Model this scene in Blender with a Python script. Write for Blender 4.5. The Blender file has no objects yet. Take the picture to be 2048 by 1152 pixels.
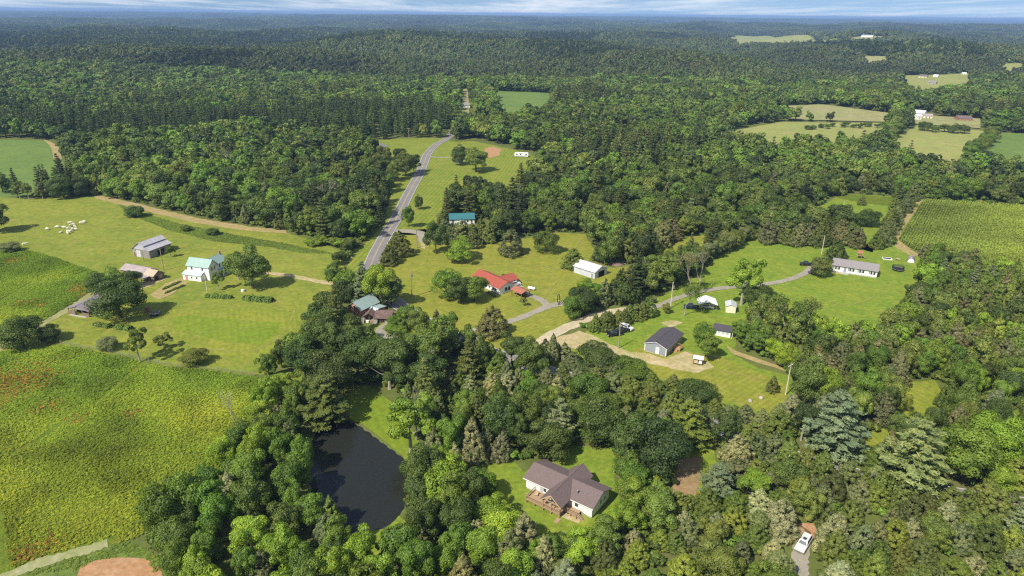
import bpy, bmesh, math, random
import numpy as np
from mathutils import Vector, Matrix, Euler, noise
from mathutils.geometry import delaunay_2d_cdt

# ------------------------------------------------------------------ camera, sky, sun, exposure
SC = bpy.context.scene
COL = SC.collection
F, PITCH, ROLL, ALT = 1365.0, math.radians(21.9), math.radians(0.58), 100.0
cam_data = bpy.data.cameras.new("camera"); cam = bpy.data.objects.new("camera", cam_data); COL.objects.link(cam)
cam_data.sensor_width = 36.0; cam_data.lens = F / 2048 * 36.0
cam_data.clip_start = 1.0; cam_data.clip_end = 200000.0
cam.matrix_world = Matrix.Translation((0, 0, ALT)) @ Matrix.Rotation(math.pi/2 - PITCH, 4, 'X') @ Matrix.Rotation(ROLL, 4, 'Z')
SC.camera = cam

SUN_EL, SUN_AZ = math.radians(47), math.radians(223)      # azimuth clockwise from +Y (the view direction)
to_sun = Vector((math.sin(SUN_AZ)*math.cos(SUN_EL), math.cos(SUN_AZ)*math.cos(SUN_EL), math.sin(SUN_EL)))
world = bpy.data.worlds.new("World"); SC.world = world; world.use_nodes = True
wn, wl = world.node_tree.nodes, world.node_tree.links
wn.clear()
w_out = wn.new('ShaderNodeOutputWorld'); w_bg = wn.new('ShaderNodeBackground')
w_sky = wn.new('ShaderNodeTexSky'); w_sky.sky_type = 'NISHITA'; w_sky.sun_disc = False
w_sky.sun_elevation = SUN_EL; w_sky.sun_rotation = SUN_AZ; w_sky.air_density = 1.0; w_sky.dust_density = 0.2; w_sky.ozone_density = 2.5
w_tc = wn.new('ShaderNodeTexCoord')
w_up = wn.new('ShaderNodeVectorMath'); w_up.operation = 'ADD'; w_up.inputs[1].default_value = (0, 0, 0.16); wl.new(w_tc.outputs['Generated'], w_up.inputs[0])
w_nrm = wn.new('ShaderNodeVectorMath'); w_nrm.operation = 'NORMALIZE'; wl.new(w_up.outputs[0], w_nrm.inputs[0]); wl.new(w_nrm.outputs[0], w_sky.inputs['Vector'])
w_sep = wn.new('ShaderNodeSeparateXYZ'); wl.new(w_tc.outputs['Generated'], w_sep.inputs[0])
# cloud layer: direction divided by height gives a flat deck seen in perspective
w_add = wn.new('ShaderNodeMath'); w_add.operation = 'ADD'; w_add.inputs[1].default_value = 0.03
w_abs = wn.new('ShaderNodeMath'); w_abs.operation = 'ABSOLUTE'; wl.new(w_sep.outputs['Z'], w_abs.inputs[0]); wl.new(w_abs.outputs[0], w_add.inputs[0])
w_div = wn.new('ShaderNodeVectorMath'); w_div.operation = 'DIVIDE'
w_cmb = wn.new('ShaderNodeCombineXYZ')
for i in range(3): wl.new(w_add.outputs[0], w_cmb.inputs[i])
wl.new(w_tc.outputs['Generated'], w_div.inputs[0]); wl.new(w_cmb.outputs[0], w_div.inputs[1])
w_map = wn.new('ShaderNodeMapping'); w_map.inputs['Scale'].default_value = (0.30, 0.10, 0.0); w_map.inputs['Location'].default_value = (3.1, 1.7, 0)
wl.new(w_div.outputs[0], w_map.inputs[0])
w_noise = wn.new('ShaderNodeTexNoise'); w_noise.inputs['Scale'].default_value = 1.0; w_noise.inputs['Detail'].default_value = 9; w_noise.inputs['Roughness'].default_value = 0.62
wl.new(w_map.outputs[0], w_noise.inputs['Vector'])
w_ramp = wn.new('ShaderNodeValToRGB'); w_ramp.color_ramp.elements[0].position = 0.42; w_ramp.color_ramp.elements[1].position = 0.70
w_ramp.color_ramp.elements[0].color = (0, 0, 0, 1); w_ramp.color_ramp.elements[1].color = (0.9, 0.9, 0.9, 1)
wl.new(w_noise.outputs[0], w_ramp.inputs[0])
w_mix = wn.new('ShaderNodeMixRGB'); w_mix.inputs[2].default_value = (8.2, 8.5, 8.9, 1)
wl.new(w_ramp.outputs[0], w_mix.inputs[0]); wl.new(w_sky.outputs[0], w_mix.inputs[1])
wl.new(w_mix.outputs[0], w_bg.inputs[0]); w_bg.inputs[1].default_value = 0.095
wl.new(w_bg.outputs[0], w_out.inputs[0])

sun_data = bpy.data.lights.new("sun", 'SUN'); sun_data.energy = 5.0; sun_data.angle = math.radians(0.53); sun_data.color = (1.0, 0.925, 0.78)
sun = bpy.data.objects.new("sun", sun_data); COL.objects.link(sun)
sun.rotation_euler = to_sun.to_track_quat('Z', 'Y').to_euler(); sun.location = (-300, -300, 600)

vs = SC.view_settings
SC.display_settings.display_device = 'sRGB'
vs.view_transform = 'Standard'; vs.look = 'None'; vs.gamma = 1.0; vs.exposure = 0.35; vs.use_curve_mapping = False
SC.cycles.max_bounces = 5; SC.cycles.diffuse_bounces = 3; SC.cycles.glossy_bounces = 2; SC.cycles.transmission_bounces = 3
SC.cycles.transparent_max_bounces = 4; SC.cycles.volume_bounces = 0
SC.cycles.use_denoising = False; SC.cycles.filter_width = 1.25
SC.cycles.use_adaptive_sampling = True; SC.cycles.adaptive_threshold = 0.012
SC.cycles.sample_clamp_indirect = 4.0; SC.cycles.caustics_reflective = False; SC.cycles.caustics_refractive = False

rng = np.random.default_rng(7)
random.seed(7)

# ------------------------------------------------------------------ where a pixel of the 2048 x 1152 photograph meets the ground
_f = np.array([0, math.cos(PITCH), -math.sin(PITCH)]); _r0 = np.array([1., 0, 0]); _u0 = np.cross(_r0, _f)
_r = math.cos(ROLL)*_r0 + math.sin(ROLL)*_u0; _u = -math.sin(ROLL)*_r0 + math.cos(ROLL)*_u0
EYE = np.array([0, 0, ALT])

_wr = np.random.default_rng(3)
def _waves(n, lo, hi):
    lam = np.exp(_wr.uniform(math.log(lo), math.log(hi), n)); th = _wr.uniform(0, 2*math.pi, n); ph = _wr.uniform(0, 2*math.pi, n)
    k = 2*math.pi/lam
    return k*np.cos(th), k*np.sin(th), ph, np.sqrt(lam)/np.sqrt(hi)
W1, W2 = _waves(10, 450, 1500), _waves(9, 2500, 9000)
def sstep(a, b, x):
    t = np.clip((x-a)/(b-a), 0, 1); return t*t*(3-2*t)
def terrain(x, y):
    """ground height: level round the farms, rolling further off"""
    x = np.asarray(x, float); y = np.asarray(y, float)
    r = np.hypot(x, y)
    h1 = sum(a*np.sin(kx*x+ky*y+p) for kx, ky, p, a in zip(*W1)) / 2.0
    h2 = sum(a*np.sin(kx*x+ky*y+p) for kx, ky, p, a in zip(*W2)) / 2.0
    h = 15.0*sstep(800, 1700, r)*h1 + 30.0*sstep(2500, 9000, r)*h2 + 22*np.exp(-((x+250)/700)**2-((y-1750)/330)**2)*sstep(800, 1500, r)
    return 66.0*np.tanh(h/66.0)

def at(px, py, z=0.0):
    d = _f + _r*((px-1024)/F) + _u*((576-py)/F)
    t = (z-ALT)/d[2] if d[2] < -1e-5 else 1e9
    if z == 0.0 and (t < 0 or t*d[1] > 780):
        ts = np.geomspace(500, 60000, 6000)
        below = (ALT + d[2]*ts) < terrain(d[0]*ts, d[1]*ts)
        i = int(np.argmax(below)) if below.any() else len(ts)-1
        t = ts[i]
        return np.array([d[0]*t, d[1]*t, float(terrain(d[0]*t, d[1]*t))])
    return np.array([d[0]*t, d[1]*t, z])
def proj(p):
    q = np.asarray(p, float) - EYE; k = q @ _f
    return 1024+F*(q @ _r)/k, 576-F*(q @ _u)/k, k
def flat(pts): return np.array([at(*p)[:2] for p in pts])
def inside(poly, x, y):
    x = np.asarray(x, float); y = np.asarray(y, float); res = np.zeros(x.shape, bool)
    n = len(poly); j = n-1
    for i in range(n):
        xi, yi = poly[i]; xj, yj = poly[j]
        c = ((yi > y) != (yj > y))
        with np.errstate(divide='ignore', invalid='ignore'):
            xx = (xj-xi)*(y-yi)/(yj-yi+1e-12)+xi
        res ^= c & (x < xx); j = i
    return res
def seg_dist(line, x, y):
    x = np.asarray(x, float); y = np.asarray(y, float); best = np.full(x.shape, 1e9)
    for (ax, ay), (bx, by) in zip(line[:-1], line[1:]):
        dx, dy = bx-ax, by-ay; t = np.clip(((x-ax)*dx+(y-ay)*dy)/(dx*dx+dy*dy+1e-9), 0, 1)
        best = np.minimum(best, np.hypot(x-ax-t*dx, y-ay-t*dy))
    return best
def smooth_line(pts, n=10):
    P = [np.array(p, float) for p in pts]; P = [2*P[0]-P[1]] + P + [2*P[-1]-P[-2]]; out = []
    for i in range(1, len(P)-2):
        a, b, c, d = P[i-1:i+3]
        for k in range(n):
            t = k/n; out.append(0.5*((2*b)+(-a+c)*t+(2*a-5*b+4*c-d)*t*t+(-a+3*b-3*c+d)*t**3))
    out.append(P[-2]); return np.array(out)

# ------------------------------------------------------------------ materials
def lin(r, g, b):
    return tuple(((c/255)/12.92 if c/255 <= 0.04045 else ((c/255+0.055)/1.055)**2.4) for c in (r, g, b)) + (1.0,)
def new_mat(name):
    m = bpy.data.materials.new(name); m.use_nodes = True; nt = m.node_tree; nt.nodes.clear()
    out = nt.nodes.new('ShaderNodeOutputMaterial'); return m, nt.nodes, nt.links, out
def rgba(c): return tuple(c) + (1.0,) if len(c) == 3 else tuple(c)
def principled(nodes, links, out, rough=0.8, spec=0.3, metal=0.0):
    b = nodes.new('ShaderNodeBsdfPrincipled'); b.inputs['Roughness'].default_value = rough
    b.inputs['Specular IOR Level'].default_value = spec; b.inputs['Metallic'].default_value = metal
    links.new(b.outputs[0], out.inputs['Surface']); return b
def noise_fac(nodes, links, coord, scale, lo, hi, detail=5, rough=0.6):
    n = nodes.new('ShaderNodeTexNoise'); n.inputs['Scale'].default_value = scale; n.inputs['Detail'].default_value = detail; n.inputs['Roughness'].default_value = rough
    links.new(coord, n.inputs['Vector'])
    r = nodes.new('ShaderNodeMapRange'); r.inputs[1].default_value = lo; r.inputs[2].default_value = hi; links.new(n.outputs[0], r.inputs[0]); return r.outputs[0]
def mix(nodes, links, fac, a, b, kind='MIX'):
    m = nodes.new('ShaderNodeMixRGB'); m.blend_type = kind
    for i, v in ((0, fac), (1, a), (2, b)):
        if isinstance(v, (int, float)): m.inputs[i].default_value = v
        elif isinstance(v, (tuple, list)): m.inputs[i].default_value = rgba(v)
        else: links.new(v, m.inputs[i])
    return m.outputs[0]
def surface(name, c1, c2, c3=None, s=(0.06, 0.7, 4.0), rough=0.9, stripes=None, fine=0.35, bump=0.0, spec=0.15):
    """ground-like material: broad patches of c1/c2, blotches of c3, fine grain; optional mowing or crop stripes (angle, width, strength)"""
    m, N, L, out = new_mat(name); b = principled(N, L, out, rough, spec)
    g = N.new('ShaderNodeNewGeometry'); pos = g.outputs['Position']
    col = mix(N, L, noise_fac(N, L, pos, s[0], 0.36, 0.64), c1, c2)
    w0 = noise_fac(N, L, pos, s[0]*4.5, 0.3, 0.7, 4, 0.65); col = mix(N, L, fine*0.8, col, mix(N, L, w0, (0.62, 0.66, 0.66), (1.32, 1.26, 1.2)), 'MULTIPLY')
    if c3 is not None: col = mix(N, L, noise_fac(N, L, pos, s[1]*0.35, 0.50, 0.72), col, c3)
    v = noise_fac(N, L, pos, s[1], 0.25, 0.75, 6, 0.7)
    col = mix(N, L, fine, col, mix(N, L, v, (0.35, 0.37, 0.35), (1.55, 1.5, 1.4)), 'MULTIPLY')
    v2 = noise_fac(N, L, pos, s[2], 0.2, 0.8, 3, 0.6)
    col = mix(N, L, fine, col, mix(N, L, v2, (0.45, 0.45, 0.45), (1.5, 1.5, 1.45)), 'MULTIPLY')
    if stripes:
        ang, wid, st = stripes
        mp = N.new('ShaderNodeMapping'); mp.inputs['Rotation'].default_value = (0, 0, ang); L.new(pos, mp.inputs[0])
        w = N.new('ShaderNodeTexWave'); w.wave_type = 'BANDS'; w.bands_direction = 'X'; w.inputs['Scale'].default_value = math.pi/10/wid
        w.inputs['Distortion'].default_value = 1.2; w.inputs['Detail'].default_value = 2; w.inputs['Detail Scale'].default_value = 0.4
        L.new(mp.outputs[0], w.inputs['Vector'])
        col = mix(N, L, st, col, mix(N, L, w.outputs[0], (0.55, 0.58, 0.5), (1.4, 1.4, 1.35)), 'MULTIPLY')
    L.new(col, b.inputs['Base Color'])
    if bump:
        bp = N.new('ShaderNodeBump'); bp.inputs['Strength'].default_value = bump; bp.inputs['Distance'].default_value = 0.3
        L.new(v2, bp.inputs['Height']); L.new(bp.outputs[0], b.inputs['Normal'])
    return m
def paint(name, c, rough=0.6, spec=0.3, var=0.15, scale=1.5, metal=0.0, dirt=None, ridges=None):
    """built surface: base colour with slight weathering; ridges = (axis, spacing) for panel ribs or board joints"""
    m, N, L, out = new_mat(name); b = principled(N, L, out, rough, spec, metal)
    t = N.new('ShaderNodeTexCoord'); pos = t.outputs['Object']
    v = noise_fac(N, L, pos, scale, 0.25, 0.75, 6, 0.65)
    col = mix(N, L, var, rgba(c), mix(N, L, v, (0.35, 0.35, 0.35), (1.6, 1.6, 1.6)), 'MULTIPLY')
    if dirt: col = mix(N, L, noise_fac(N, L, pos, scale*0.6, 0.5, 0.75, 6, 0.7), col, rgba(dirt))
    if ridges:
        ax, sp = ridges
        w = N.new('ShaderNodeTexWave'); w.wave_type = 'BANDS'; w.bands_direction = ax; w.inputs['Scale'].default_value = math.pi/10/sp; w.inputs['Distortion'].default_value = 0
        L.new(pos, w.inputs['Vector'])
        col = mix(N, L, 0.35, col, mix(N, L, w.outputs[0], (0.6, 0.6, 0.6), (1.3, 1.3, 1.3)), 'MULTIPLY')
    L.new(col, b.inputs['Base Color']); return m
def foliage_material(name, trans=0.32):
    m, N, L, out = new_mat(name)
    a = N.new('ShaderNodeAttribute'); a.attribute_type = 'INSTANCER'; a.attribute_name = 'tint'
    v = N.new('ShaderNodeAttribute'); v.attribute_type = 'GEOMETRY'; v.attribute_name = 'v'
    t = N.new('ShaderNodeTexCoord')
    cl = noise_fac(N, L, t.outputs['Object'], 0.55, 0.3, 0.7, 3)
    col = mix(N, L, 1.0, a.outputs['Color'], mix(N, L, v.outputs['Fac'], (0.62, 0.66, 0.6), (1.5, 1.42, 1.3)), 'MULTIPLY')
    col = mix(N, L, 1.0, col, mix(N, L, cl, (0.78, 0.85, 0.85), (1.22, 1.12, 1.0)), 'MULTIPLY')
    d = N.new('ShaderNodeBsdfDiffuse'); tr = N.new('ShaderNodeBsdfTranslucent'); gl = N.new('ShaderNodeBsdfGlossy'); gl.inputs['Roughness'].default_value = 0.55
    gl.inputs['Color'].default_value = (0.9, 0.95, 0.85, 1)
    L.new(col, d.inputs['Color']); L.new(mix(N, L, 1.0, col, (1.1, 1.35, 0.6), 'MULTIPLY'), tr.inputs['Color'])
    ms = N.new('ShaderNodeMixShader'); ms.inputs[0].default_value = trans; L.new(d.outputs[0], ms.inputs[1]); L.new(tr.outputs[0], ms.inputs[2])
    m2 = N.new('ShaderNodeMixShader'); m2.inputs[0].default_value = 0.025; L.new(ms.outputs[0], m2.inputs[1]); L.new(gl.outputs[0], m2.inputs[2])
    L.new(m2.outputs[0], out.inputs['Surface']); return m

M = {}
M['leaf'] = foliage_material('foliage')
M['bark'] = paint('bark', (0.10, 0.08, 0.06), 0.95, 0.1, 0.5, 3)
M['pale_bark'] = paint('pale_bark', (0.36, 0.33, 0.28), 0.95, 0.1, 0.4, 2)
M['dead_wood'] = paint('dead_wood', (0.30, 0.26, 0.21), 0.95, 0.1, 0.4, 2)

# ------------------------------------------------------------------ mesh helpers
def link(o, parent=None):
    COL.objects.link(o)
    if parent is not None: o.parent = parent
    return o
def tag(o, label=None, category=None, group=None, kind=None):
    if label: o['label'] = label
    if category: o['category'] = category
    if group: o['group'] = group
    if kind: o['kind'] = kind
    return o
def empty(name, loc, rz=0.0, label=None, category=None, group=None):
    o = bpy.data.objects.new(name, None); o.empty_display_size = 0.5; COL.objects.link(o)
    o.location = loc; o.rotation_euler = (0, 0, rz); tag(o, label, category, group); return o
def np_mesh(name, V, Q, mat=None, v_attr=None):
    """mesh from numpy verts (N,3) and quads or triangles (M,k)"""
    me = bpy.data.meshes.new(name); k = Q.shape[1]
    me.vertices.add(len(V)); me.vertices.foreach_set('co', np.ascontiguousarray(V, np.float32).ravel())
    me.loops.add(Q.size); me.loops.foreach_set('vertex_index', np.ascontiguousarray(Q, np.int32).ravel())
    me.polygons.add(len(Q)); me.polygons.foreach_set('loop_start', np.arange(0, Q.size, k, dtype=np.int32))
    me.polygons.foreach_set('loop_total', np.full(len(Q), k, np.int32))
    if v_attr is not None:
        a = me.attributes.new('v', 'FLOAT', 'FACE'); a.data.foreach_set('value', v_attr.astype(np.float32))
    me.update(calc_edges=True)
    if mat: me.materials.append(mat)
    return me
class MB:
    """collects simple solids, then links them as one mesh object"""
    def __init__(s): s.v, s.f = [], []
    def add(s, verts, faces):
        o = len(s.v); s.v += [tuple(map(float, p)) for p in verts]; s.f += [tuple(i+o for i in f) for f in faces]; return s
    def box(s, x0, y0, z0, x1, y1, z1):
        return s.add([(x0,y0,z0),(x1,y0,z0),(x1,y1,z0),(x0,y1,z0),(x0,y0,z1),(x1,y0,z1),(x1,y1,z1),(x0,y1,z1)],
                     [(3,2,1,0),(4,5,6,7),(0,1,5,4),(1,2,6,5),(2,3,7,6),(3,0,4,7)])
    def hexa(s, b, t):
        return s.add(list(b)+list(t), [(3,2,1,0),(4,5,6,7),(0,1,5,4),(1,2,6,5),(2,3,7,6),(3,0,4,7)])
    def slab(s, a, b, c, d, th):
        """plate with upper face a b c d (counter-clockwise from outside), th thick"""
        a, b, c, d = map(Vector, (a, b, c, d)); n = (b-a).cross(d-a).normalized()*th
        return s.hexa((a-n, b-n, c-n, d-n), (a, b, c, d))
    def prism(s, poly, axis, lo, hi):
        """extrude a 2-d outline; axis 'x': outline is (y,z); 'y': (x,z); 'z': (x,y)"""
        mk = {'x': lambda p, t: (t, p[0], p[1]), 'y': lambda p, t: (p[0], t, p[1]), 'z': lambda p, t: (p[0], p[1], t)}[axis]
        n = len(poly)
        return s.add([mk(p, lo) for p in poly]+[mk(p, hi) for p in poly], [tuple(range(n))[::-1], tuple(range(n, 2*n))]+[(i, (i+1) % n, n+(i+1) % n, n+i) for i in range(n)])
    def tube(s, pts, radii, n=6, cap=True):
        pts = [Vector(p) for p in pts]; o = len(s.v)
        for i, p in enumerate(pts):
            d = (pts[min(i+1, len(pts)-1)]-pts[max(i-1, 0)]).normalized()
            a = d.orthogonal().normalized(); b = d.cross(a); r = radii[i] if hasattr(radii, '__len__') else radii
            s.v += [tuple(p+(a*math.cos(2*math.pi*k/n)+b*math.sin(2*math.pi*k/n))*r) for k in range(n)]
        for i in range(len(pts)-1):
            s.f += [(o+i*n+k, o+i*n+(k+1) % n, o+(i+1)*n+(k+1) % n, o+(i+1)*n+k) for k in range(n)]
        if cap: s.f += [tuple(o+k for k in range(n))[::-1], tuple(o+(len(pts)-1)*n+k for k in range(n))]
        return s
    def lathe(s, prof, n=12, c=(0, 0)):
        o = len(s.v)
        for r, z in prof: s.v += [(c[0]+r*math.cos(2*math.pi*k/n), c[1]+r*math.sin(2*math.pi*k/n), z) for k in range(n)]
        for i in range(len(prof)-1): s.f += [(o+i*n+k, o+i*n+(k+1) % n, o+(i+1)*n+(k+1) % n, o+(i+1)*n+k) for k in range(n)]
        s.f += [tuple(o+k for k in range(n))[::-1], tuple(o+(len(prof)-1)*n+k for k in range(n))]; return s
    def build(s, name, mat, parent=None, smooth=False, loc=None, rz=None):
        me = bpy.data.meshes.new(name); me.from_pydata(s.v, [], s.f); me.update()
        bm = bmesh.new(); bm.from_mesh(me); bmesh.ops.recalc_face_normals(bm, faces=bm.faces); bm.to_mesh(me); bm.free()
        if smooth: me.shade_smooth()
        me.materials.append(M[mat] if isinstance(mat, str) else mat)
        o = bpy.data.objects.new(name, me); link(o, parent)
        if loc is not None: o.location = loc
        if rz is not None: o.rotation_euler = (0, 0, rz)
        return o

# ------------------------------------------------------------------ the ground sheet
def axis_steps(stops):
    out = [stops[0][0]]
    for (a, s0), (b, s1) in zip(stops[:-1], stops[1:]):
        x = a
        while x < b:
            t = (x-a)/(b-a); x += s0*(s1/s0)**t; out.append(min(x, b))
    return np.unique(np.round(out, 3))
POND_PX = [(640,846),(682,838),(722,856),(762,886),(802,916),(822,945),(818,985),(800,1020),(770,1052),(718,1064),(678,1056),(640,1020),(622,960),(622,890)]
POND = smooth_line(list(flat(POND_PX))+[flat(POND_PX)[0]], 5)[:-1]
xs_pos = axis_steps([(0, 2.5), (60, 2.5), (300, 4), (700, 14), (2500, 45), (9000, 160), (38000, 700)])
gx = np.unique(np.concatenate([-xs_pos, xs_pos]))
gy = axis_steps([(-120, 20), (90, 2.5), (190, 2.5), (330, 6), (800, 14), (2500, 40), (9000, 140), (40000, 700)])
GX, GY = np.meshgrid(gx, gy); GZ = terrain(GX, GY)
near = (np.abs(GX) < 80) & (GY < 200)
ins = np.zeros(GX.shape, bool); ins[near] = inside(POND, GX[near], GY[near])
dist = np.full(GX.shape, 99.); loop = np.vstack([POND, POND[:1]]); dist[near] = seg_dist(loop, GX[near], GY[near])
GZ = np.where(ins, -np.clip(0.3+dist*0.35, 0, 1.8), GZ - np.clip(0.3-dist*0.1, 0, 0.3)*(dist < 3))
ny, nx = GX.shape; idx = np.arange(nx*ny).reshape(ny, nx)
Q = np.stack([idx[:-1, :-1], idx[:-1, 1:], idx[1:, 1:], idx[1:, :-1]], -1).reshape(-1, 4)
M['ground'] = surface('forest_floor', (0.10, 0.13, 0.032), (0.13, 0.155, 0.04), (0.14, 0.135, 0.055), (0.02, 0.25, 1.5))
ground = link(bpy.data.objects.new('ground', np_mesh('ground', np.stack([GX, GY, GZ], -1).reshape(-1, 3), Q, M['ground'])))
ground.data.shade_smooth(); tag(ground, 'dark grassy ground under the woods and fields', 'ground', kind='structure')

# ------------------------------------------------------------------ sheets laid on the ground
def ragged(poly, step, amp, seed):
    out = []
    for i in range(len(poly)):
        a, b = np.array(poly[i]), np.array(poly[(i+1) % len(poly)]); n = max(1, int(np.hypot(*(b-a))/step)); d = b-a; nrm = np.array([-d[1], d[0]])/(np.hypot(*d)+1e-9)
        for k in range(n):
            p = a+d*k/n; w = noise.noise((p[0]*0.11, p[1]*0.11, seed*7.3))*1.2+noise.noise((p[0]*0.5, p[1]*0.5, seed*3.1))*0.6
            out.append(p+nrm*w*amp)
    return np.array(out)
def sheet(name, poly_xy, mat, level, label, category, amp=0.6, step=2.0, kind='structure', parent=None):
    P = ragged(poly_xy, step, amp, level+len(name)) if amp > 0 else np.array(poly_xy)
    pts = [Vector(p) for p in P]; n0 = len(pts); far = np.hypot(*P.mean(0)) > 700
    if far:
        (x0, y0), (x1, y1) = P.min(0), P.max(0); s = max(12.0, (x1-x0)/60)
        X, Y = np.meshgrid(np.arange(x0, x1, s), np.arange(y0, y1, s)); ok = inside(P, X, Y); pts += [Vector((a, b)) for a, b in zip(X[ok], Y[ok])]
    V, E, Fc, *_ = delaunay_2d_cdt(pts, [], [list(range(n0))], 1, 1e-4)
    up = 0.03*level if not far else 0.8
    V3 = [(v.x, v.y, float(terrain(v.x, v.y))+up) for v in V]
    me = bpy.data.meshes.new(name); me.from_pydata(V3, [], [tuple(f) for f in Fc]); me.update()
    if len(me.polygons) and me.polygons[0].normal.z < 0: me.flip_normals()
    me.materials.append(M[mat]); o = link(bpy.data.objects.new(name, me), parent)
    if parent is None: tag(o, label, category, kind=kind)
    return o
def ribbon(name, line, width, mat, z, label=None, category=None, parent=None, offset=0.0, ragged_amp=0.0, kind='structure'):
    L = np.asarray(line); T = np.gradient(L, axis=0); T /= np.hypot(T[:, 0], T[:, 1])[:, None]+1e-9; Nn = np.stack([T[:, 1], -T[:, 0]], 1)
    w = np.full(len(L), width/2)
    wl_ = w+ragged_amp*rng.uniform(-1, 1, len(L)); wr_ = w+ragged_amp*rng.uniform(-1, 1, len(L))
    A = L+Nn*(offset-wl_)[:, None]; B = L+Nn*(offset+wr_)[:, None]
    zz = terrain(L[:, 0], L[:, 1])+z
    V = np.vstack([np.c_[A, zz], np.c_[B, zz]]); n = len(L); i = np.arange(n-1)
    o = link(bpy.data.objects.new(name, np_mesh(name, V, np.stack([i, i+n, i+n+1, i+1], 1), M[mat])), parent)
    if parent is None: tag(o, label, category, kind=kind)
    return o
# ------------------------------------------------------------------ fields, lawns, lanes, road, pond
M['pasture'] = surface('pasture_grass', (0.219, 0.249, 0.036), (0.168, 0.218, 0.030), (0.251, 0.240, 0.049), (0.035, 0.5, 3.0), fine=0.56)
M['lawn'] = surface('mown_lawn', (0.224, 0.252, 0.031), (0.178, 0.227, 0.028), (0.257, 0.252, 0.046), (0.05, 0.6, 3.0), stripes=(math.radians(-20), 1.9, 0.13), fine=0.50)
M['red_lawn'] = surface('striped_lawn', (0.231, 0.240, 0.036), (0.199, 0.230, 0.030), (0.275, 0.254, 0.052), (0.04, 0.5, 3.0), stripes=(math.radians(48), 1.7, 0.16), fine=0.48)
M['roadside'] = surface('roadside_lawn', (0.204, 0.238, 0.034), (0.163, 0.217, 0.027), (0.245, 0.238, 0.046), (0.03, 0.5, 2.5), stripes=(math.radians(8), 2.4, 0.24), fine=0.48)
M['bright_lawn'] = surface('lush_lawn', (0.147, 0.233, 0.025), (0.189, 0.247, 0.030), (0.237, 0.267, 0.037), (0.05, 0.6, 3.0), stripes=(math.radians(70), 1.8, 0.10), fine=0.52)
M['fresh_lawn'] = surface('fresh_mown_lawn', (0.148, 0.223, 0.019), (0.184, 0.238, 0.025), None, (0.06, 0.6, 3.0), stripes=(math.radians(-25), 2.2, 0.12), fine=0.44)
M['meadow'] = surface('weedy_meadow', (0.099, 0.158, 0.015), (0.132, 0.178, 0.018), (0.156, 0.158, 0.018), (0.03, 0.4, 2.0), fine=0.6, bump=0.6)
M['weeds'] = surface('weed_strip', (0.11, 0.165, 0.035), (0.14, 0.19, 0.045), None, (0.06, 0.7, 3.0), fine=0.55, bump=0.4)
M['tan'] = surface('dry_grass', (0.36, 0.28, 0.13), (0.30, 0.26, 0.11), (0.40, 0.30, 0.17), (0.06, 0.6, 3.0), fine=0.45)
M['crop'] = surface('green_crop', (0.12, 0.19, 0.045), (0.145, 0.215, 0.05), None, (0.02, 0.4, 2.0), fine=0.4, stripes=(math.radians(65), 1.3, 0.2))
M['far_field'] = surface('far_field', (0.28, 0.30, 0.09), (0.24, 0.275, 0.08), (0.32, 0.28, 0.12), (0.012, 0.15, 1.0), fine=0.35)
M['hay'] = surface('hay_field', (0.30, 0.29, 0.13), (0.25, 0.27, 0.11), (0.34, 0.29, 0.16), (0.012, 0.15, 1.0), fine=0.4)
M['corn_soil'] = surface('corn_soil', (0.12, 0.16, 0.035), (0.17, 0.20, 0.04), None, (0.05, 0.6, 3), fine=0.5)
M['dirt'] = surface('bare_dirt', (0.44, 0.35, 0.20), (0.33, 0.31, 0.13), (0.50, 0.44, 0.30), (0.12, 0.8, 4.0), fine=0.45)
M['clay'] = surface('red_clay', (0.42, 0.23, 0.12), (0.37, 0.22, 0.12), (0.46, 0.30, 0.19), (0.2, 1.0, 5.0), fine=0.4)
M['gravel'] = surface('grey_gravel', (0.33, 0.30, 0.26), (0.28, 0.26, 0.22), (0.25, 0.25, 0.16), (0.15, 1.0, 6.0), fine=0.35)
M['pale_gravel'] = surface('pale_gravel', (0.52, 0.45, 0.33), (0.46, 0.39, 0.28), (0.40, 0.36, 0.22), (0.15, 1.0, 6.0), fine=0.4)
M['asphalt'] = surface('worn_asphalt', (0.235, 0.222, 0.225), (0.20, 0.19, 0.195), None, (0.1, 0.8, 6.0), fine=0.25)
M['white_line'] = paint('white_road_paint', (0.68, 0.67, 0.63), 0.8, 0.2, 0.2)
M['yellow_line'] = paint('yellow_road_paint', (0.62, 0.48, 0.20), 0.8, 0.2, 0.2)
M['grassy_track'] = surface('grassy_track', (0.30, 0.31, 0.16), (0.25, 0.28, 0.11), (0.36, 0.34, 0.22), (0.2, 1.0, 5.0), fine=0.4)
M['worn_grass'] = surface('worn_grass', (0.29, 0.275, 0.085), (0.25, 0.255, 0.07), None, (0.2, 1.0, 5.0), fine=0.4)
M['mud'] = surface('clay_bank', (0.30, 0.20, 0.11), (0.25, 0.18, 0.09), (0.33, 0.26, 0.16), (0.2, 1.0, 5.0))

OPEN = []      # ground that carries no woodland
def field(name, px, mat, level, label, category, amp=0.6, clear=True, step=2.0):
    P = flat(px)
    if clear: OPEN.append(P)
    return sheet(name, P, mat, level, label, category, amp, step)

ROAD_PX = [(912,256),(905,265),(893,278),(873,289),(856,307),(848,326),(838,350),(821,380),(806,410),(791,440),(775,465),(758,495),(747,518),(741,540),(748,562),(775,592),(815,622),(870,655),(960,697),(1080,738),(1200,775),(1320,812),(1430,853),(1520,892),(1640,932),(1760,964),(1900,990),(2060,1014),(2300,1045)]
ROAD = smooth_line(flat(ROAD_PX), 8)

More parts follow.
